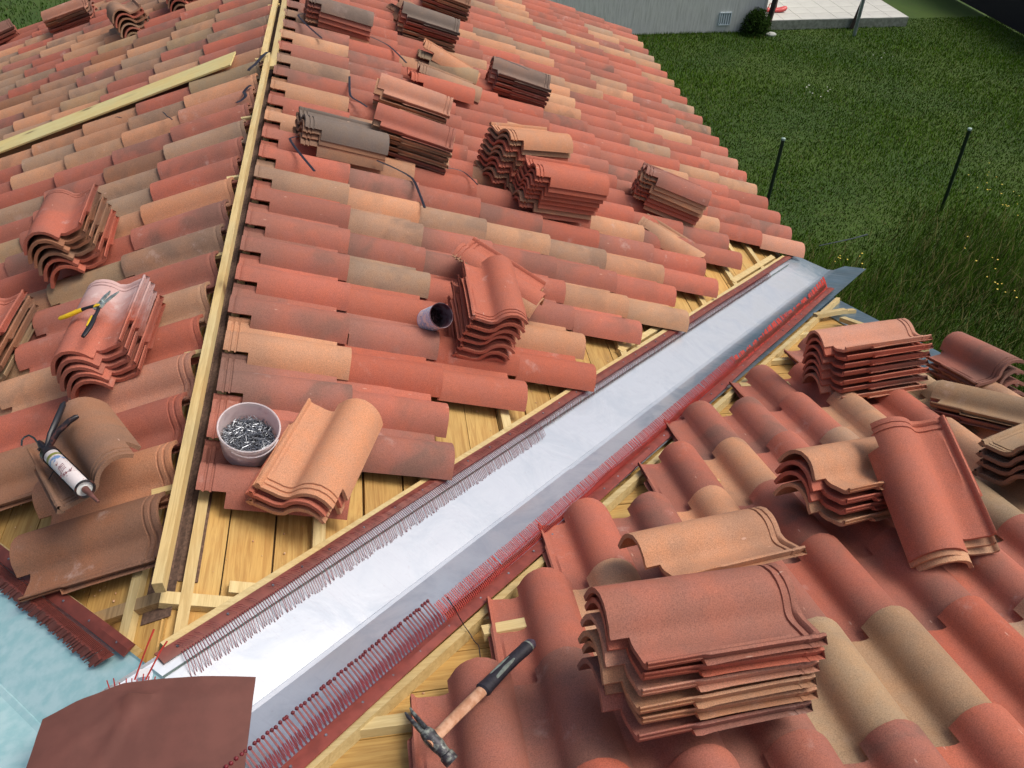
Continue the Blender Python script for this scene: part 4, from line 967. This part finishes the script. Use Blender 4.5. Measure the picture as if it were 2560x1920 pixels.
# flowers
def flowers(name, pts, colr, label, rad=.016, n=9, sp=.12):
    bm = bmesh.new(); r = random.Random(len(name))
    for x, y in pts:
        for k in range(n):
            P = (x+r.gauss(0, sp), y+r.gauss(0, sp), GZ+r.uniform(.06, .16) + (.15 if 'yellow' in label else 0)); bmesh.ops.create_icosphere(bm, subdivisions=1, radius=rad*r.uniform(.6, 1.2), matrix=Matrix.Translation(P) @ Matrix.Diagonal((1, 1, .4, 1)))
    link(name, finish(bm, name), simple(name+'_petals', colr, .7), None, Matrix(), label=label, cat='flowers', kind='stuff')
flowers('daisies', [(10.7, 14.5), (8.62, 12.78), (8.4, 12.9)], (.75, .75, .70), 'tiny white daisies scattered in two patches of the lawn', .014, 4, .14)
flowers('buttercups', [(9.3, 8.74), (9.28, 8.5), (9.4, 9.1), (9.24, 8.16), (7.9, 6.45), (7.89, 6.28), (7.97, 7.36), (6.4, 7.1), (6.2, 6.9)], (.72, .55, .08), 'small yellow wild flowers in the tall grass at the right', .012, 5, .18)
# bush by the wall
def leafball(name, x, y, rx, ry, rz, n, tint, **kw):
    V, F, C = [], [], []; r = random.Random(4)
    for k in range(n):
        a = r.uniform(0, 6.283); q = r.random()**.4; e = r.uniform(0, 1.35)
        P = Vector((x+rx*q*math.cos(a)*math.cos(e), y+ry*q*math.sin(a)*math.cos(e), GZ + rz*q*math.sin(e)*1.0 + .02)); d = Vector((r.gauss(0, 1), r.gauss(0, 1), r.gauss(.4, 1))).normalized(); u = d.orthogonal().normalized()*.012
        i = len(V); V += [P-u, P+u, P+d*.07]; F.append((i, i+1, i+2)); f = r.uniform(.5, 1.5); C += [(tint[0]*f, tint[1]*f, tint[2]*f, 1)]*3
    me = bpy.data.meshes.new(name); me.from_pydata(V, [], F); at = me.color_attributes.new('Col', 'FLOAT_COLOR', 'POINT'); at.data.foreach_set('color', np.array(C, dtype=np.float32).ravel())
    return link(name, me, M_GR, None, Matrix(), **kw)
leafball('bush', 8.62, 16.25, .34, .3, .50, 2600, (.022, .045, .010), label='small dark green bush at the corner of the pale neighbouring wall', cat='bush')

# ---------------------------------------------------------------- neighbouring house wall with vent
m_w, nt, b = mat('pale_render'); tc = N(nt, 'ShaderNodeTexCoord'); mp = N(nt, 'ShaderNodeMapping'); mp.inputs['Scale'].default_value = (26, 26, 2.2); L(nt, tc.outputs['Object'], mp.inputs[0])
n1 = noise(nt, mp.outputs[0], 1, 4, .7); n2 = noise(nt, tc.outputs['Object'], 3, 3)
c1 = mixc(nt, mrange(nt, n1.outputs[0], .40, .68), (.70, .73, .69, 1), (.54, .57, .53, 1)); c1 = mixc(nt, mrange(nt, n2.outputs[0], .4, .7, 0, .3), c1, (.60, .62, .62, 1))
L(nt, c1, b.inputs['Base Color']); b.inputs['Roughness'].default_value = .9; bump(nt, b, n1.outputs[0], .5, .01)
WY, WX = 16.42, 8.80
bm = bmesh.new(); prism(bm, [(1, WY), (WX, WY), (WX, WY+9), (1, WY+9)], GZ-.1, GZ+3.0)
nb = link('neighbour_house', finish(bm, 'neighbour_house'), m_w, None, Matrix(), label='pale grey rendered wall of the neighbouring house at the top edge', cat='house')
bm = bmesh.new(); box(bm, WX+.001, WX+.05, WY-.004, WY+.15, GZ, GZ+3.0); link('corner_bead', finish(bm, 'corner_bead'), simple('white_trim', (.6, .62, .58), .7), nb, Matrix())
vx, vz = 7.96, -3.52
bm = bmesh.new()
for a in ((vx-.13, vx-.11, vz-.13, vz+.13), (vx+.11, vx+.13, vz-.13, vz+.13), (vx-.11, vx+.11, vz+.11, vz+.13), (vx-.11, vx+.11, vz-.13, vz-.11)): box(bm, a[0], a[1], WY-.03, WY, a[2], a[3])
vt = link('wall_vent', finish(bm, 'wall_vent'), simple('white_vent', (.62, .72, .76), .5), nb, Matrix())
bm = bmesh.new(); box(bm, vx-.11, vx+.11, WY-.006, WY-.001, vz-.11, vz+.11); link('vent_back', finish(bm, 'vent_back'), simple('vent_dark', (.18, .24, .28), .8), vt, Matrix())
for k in range(4):
    bm = bmesh.new(); x = vx-.075+.05*k; box(bm, x-.014, x+.014, WY-.024, WY-.007, vz-.11, vz+.11); link('slat', finish(bm, 'vent_slat'), simple('white_vent2', (.62, .72, .76), .5), vt, Matrix())
# ---------------------------------------------------------------- terrace
TX0, TX1, TY0, TY1, TZ = 8.92, 12.22, 16.48, 19.8, -3.60
bm = bmesh.new(); box(bm, TX0, TX1, TY0, TY1, GZ-.1, TZ-.012)
tr = link('terrace', finish(bm, 'terrace'), simple('concrete', (.30, .33, .28), .9, 0, .35, 14), None, Matrix(), label='pale tiled terrace slab behind the swing posts at the top right', kind='structure')
tm_ = simple('terrace_tile', (.55, .56, .52), .55, 0, .12, 3)
nx, ny = 8, 8; dx, dy = (TX1-TX0)/nx, (TY1-TY0)/ny
me0 = None
for i in range(nx):
    for j in range(ny):
        if me0 is None:
            bm = bmesh.new(); box(bm, .004, dx-.004, .004, dy-.004, 0, .014); me0 = finish(bm, 'terrace_tile', bevel=.002)
        link('tile', me0, tm_, tr, Matrix.Translation((TX0+i*dx, TY0+j*dy, TZ-.012+.001*((i*7+j*3) % 3))))
# ---------------------------------------------------------------- posts and poles
def post(x0, y0, z0, x1, y1, z1, r, name, material, label, cat, cap=None, group=None, square=False):
    o = empty(name, Matrix.Translation((x0, y0, z0)), label=label, cat=cat, group=group)
    bm = bmesh.new(); tube(bm, [(x0, y0, z0), (x1, y1, z1)], r*(1.2 if square else 1), 4 if square else 12)
    link('shaft', finish(bm, 'post_shaft', not square, 50), material, o, Matrix())
    if cap:
        bm = bmesh.new(); d = (Vector((x1-x0, y1-y0, z1-z0))).normalized(); P = Vector((x1, y1, z1)); tube(bm, [P-d*.01, P+d*.012, P+d*.018], [r*1.12, r*1.12, r*.7], 12); link('cap', finish(bm, 'post_cap', True, 50), cap, o, Matrix())
    return o
gp = simple('dark_green_paint', (.008, .022, .014), .45); gc = simple('pale_cap', (.28, .40, .36), .5)
post(5.70, 8.50, GZ, 5.707, 8.503, -2.56, .024, 'fence_post', gp, 'dark green metal fence post standing right behind the eave tiles', 'post', gc)
post(8.44, 8.60, GZ, 8.341, 8.559, -2.56, .024, 'fence_post', gp, 'dark green metal fence post standing alone in the tall grass at right', 'post', gc)
bw = simple('brown_timber', (.060, .042, .032), .85, 0, .35, 20)
post(8.88, 16.30, GZ, 9.10, 16.30, -1.6, .055, 'timber_post', bw, 'dark timber post at the left end of the terrace', 'post', square=True)
post(10.90, 16.42, GZ, 11.30, 16.5, -1.6, .045, 'timber_post', bw, 'slanting brown timber post at the front of the terrace', 'post', square=True)
al_ = simple('galvanised_tube', (.34, .40, .44), .35, .6, .25, 20)
post(10.746, 15.971, GZ, 10.70, 16.0, -1.6, .038, 'metal_pole', al_, 'slim grey metal pole in the grass before the terrace', 'pole')
# concrete foot of the left timber post
bm = bmesh.new(); bmesh.ops.create_icosphere(bm, subdivisions=2, radius=.10, matrix=Matrix.Translation((8.93, 16.15, GZ+.02)) @ Matrix.Diagonal((1.3, .9, .5, 1))); link('concrete_footing', finish(bm, 'concrete_footing', True), simple('pale_stone', (.42, .45, .42), .9), None, Matrix(), label='pale concrete lump at the foot of the dark timber post', cat='concrete block')
# red plastic toy on the terrace
ty = empty('toy', Matrix.Translation((9.35, 17.05, TZ)), label='coral red plastic toy with a handle lying on the terrace', cat='toy')
rd = simple('coral_plastic', (.62, .07, .07), .4, 0, .1, 10)
bm = bmesh.new(); tube(bm, [(9.16, 17.05, TZ+.055), (9.3, 17.04, TZ+.04), (9.45, 17.03, TZ+.045), (9.56, 17.03, TZ+.075), (9.60, 17.03, TZ+.10)], [(.06, .04), (.075, .045), (.08, .05), (.07, .05), (.03, .03)], 12); link('body', finish(bm, 'toy_body', True), rd, ty, Matrix())
bm = bmesh.new(); tube(bm, [(9.18, 17.05, TZ+.07), (9.20, 17.06, TZ+.16), (9.28, 17.06, TZ+.19), (9.36, 17.05, TZ+.15), (9.37, 17.05, TZ+.07)], .012, 8); link('handle', finish(bm, 'toy_handle', True), simple('pale_red', (.45, .16, .13), .5), ty, Matrix())
post(9.42, 17.18, TZ, 9.43, 17.18, -1.6, .022, 'white_pole', simple('white_paint_pole', (.72, .74, .72), .5), 'thin white pole behind the coral red toy', 'pole')
# dark screen fence
fo = empty('screen_fence', Matrix.Translation((14.5, 14, GZ)), label='near black mesh screen fence in the top right corner', cat='fence')
fm_ = simple('dark_screen', (.006, .007, .012), .8, 0, .3, 60)
bm = bmesh.new(); box(bm, 14.52, 14.54, 4, 30, GZ+.03, GZ+1.75); link('screen', finish(bm, 'screen'), fm_, fo, Matrix())
for k in range(11): bm = bmesh.new(); tube(bm, [(14.56, 5+2.3*k, GZ), (14.56, 5+2.3*k, GZ+1.85)], .025, 8); link('post', finish(bm, 'screen_post', True), gp, fo, Matrix())
# thin broken stick in the grass
bm = bmesh.new(); tube(bm, [(6.05, 7.55, GZ+.22), (6.5, 7.6, GZ+.26), (6.72, 7.62, GZ+.30)], [.006, .008, .01], 6); link('stick', finish(bm, 'stick', True), simple('blue_grey_stick', (.05, .07, .08), .6), None, Matrix(), label='thin dark stick lying over the tall grass', cat='stick')
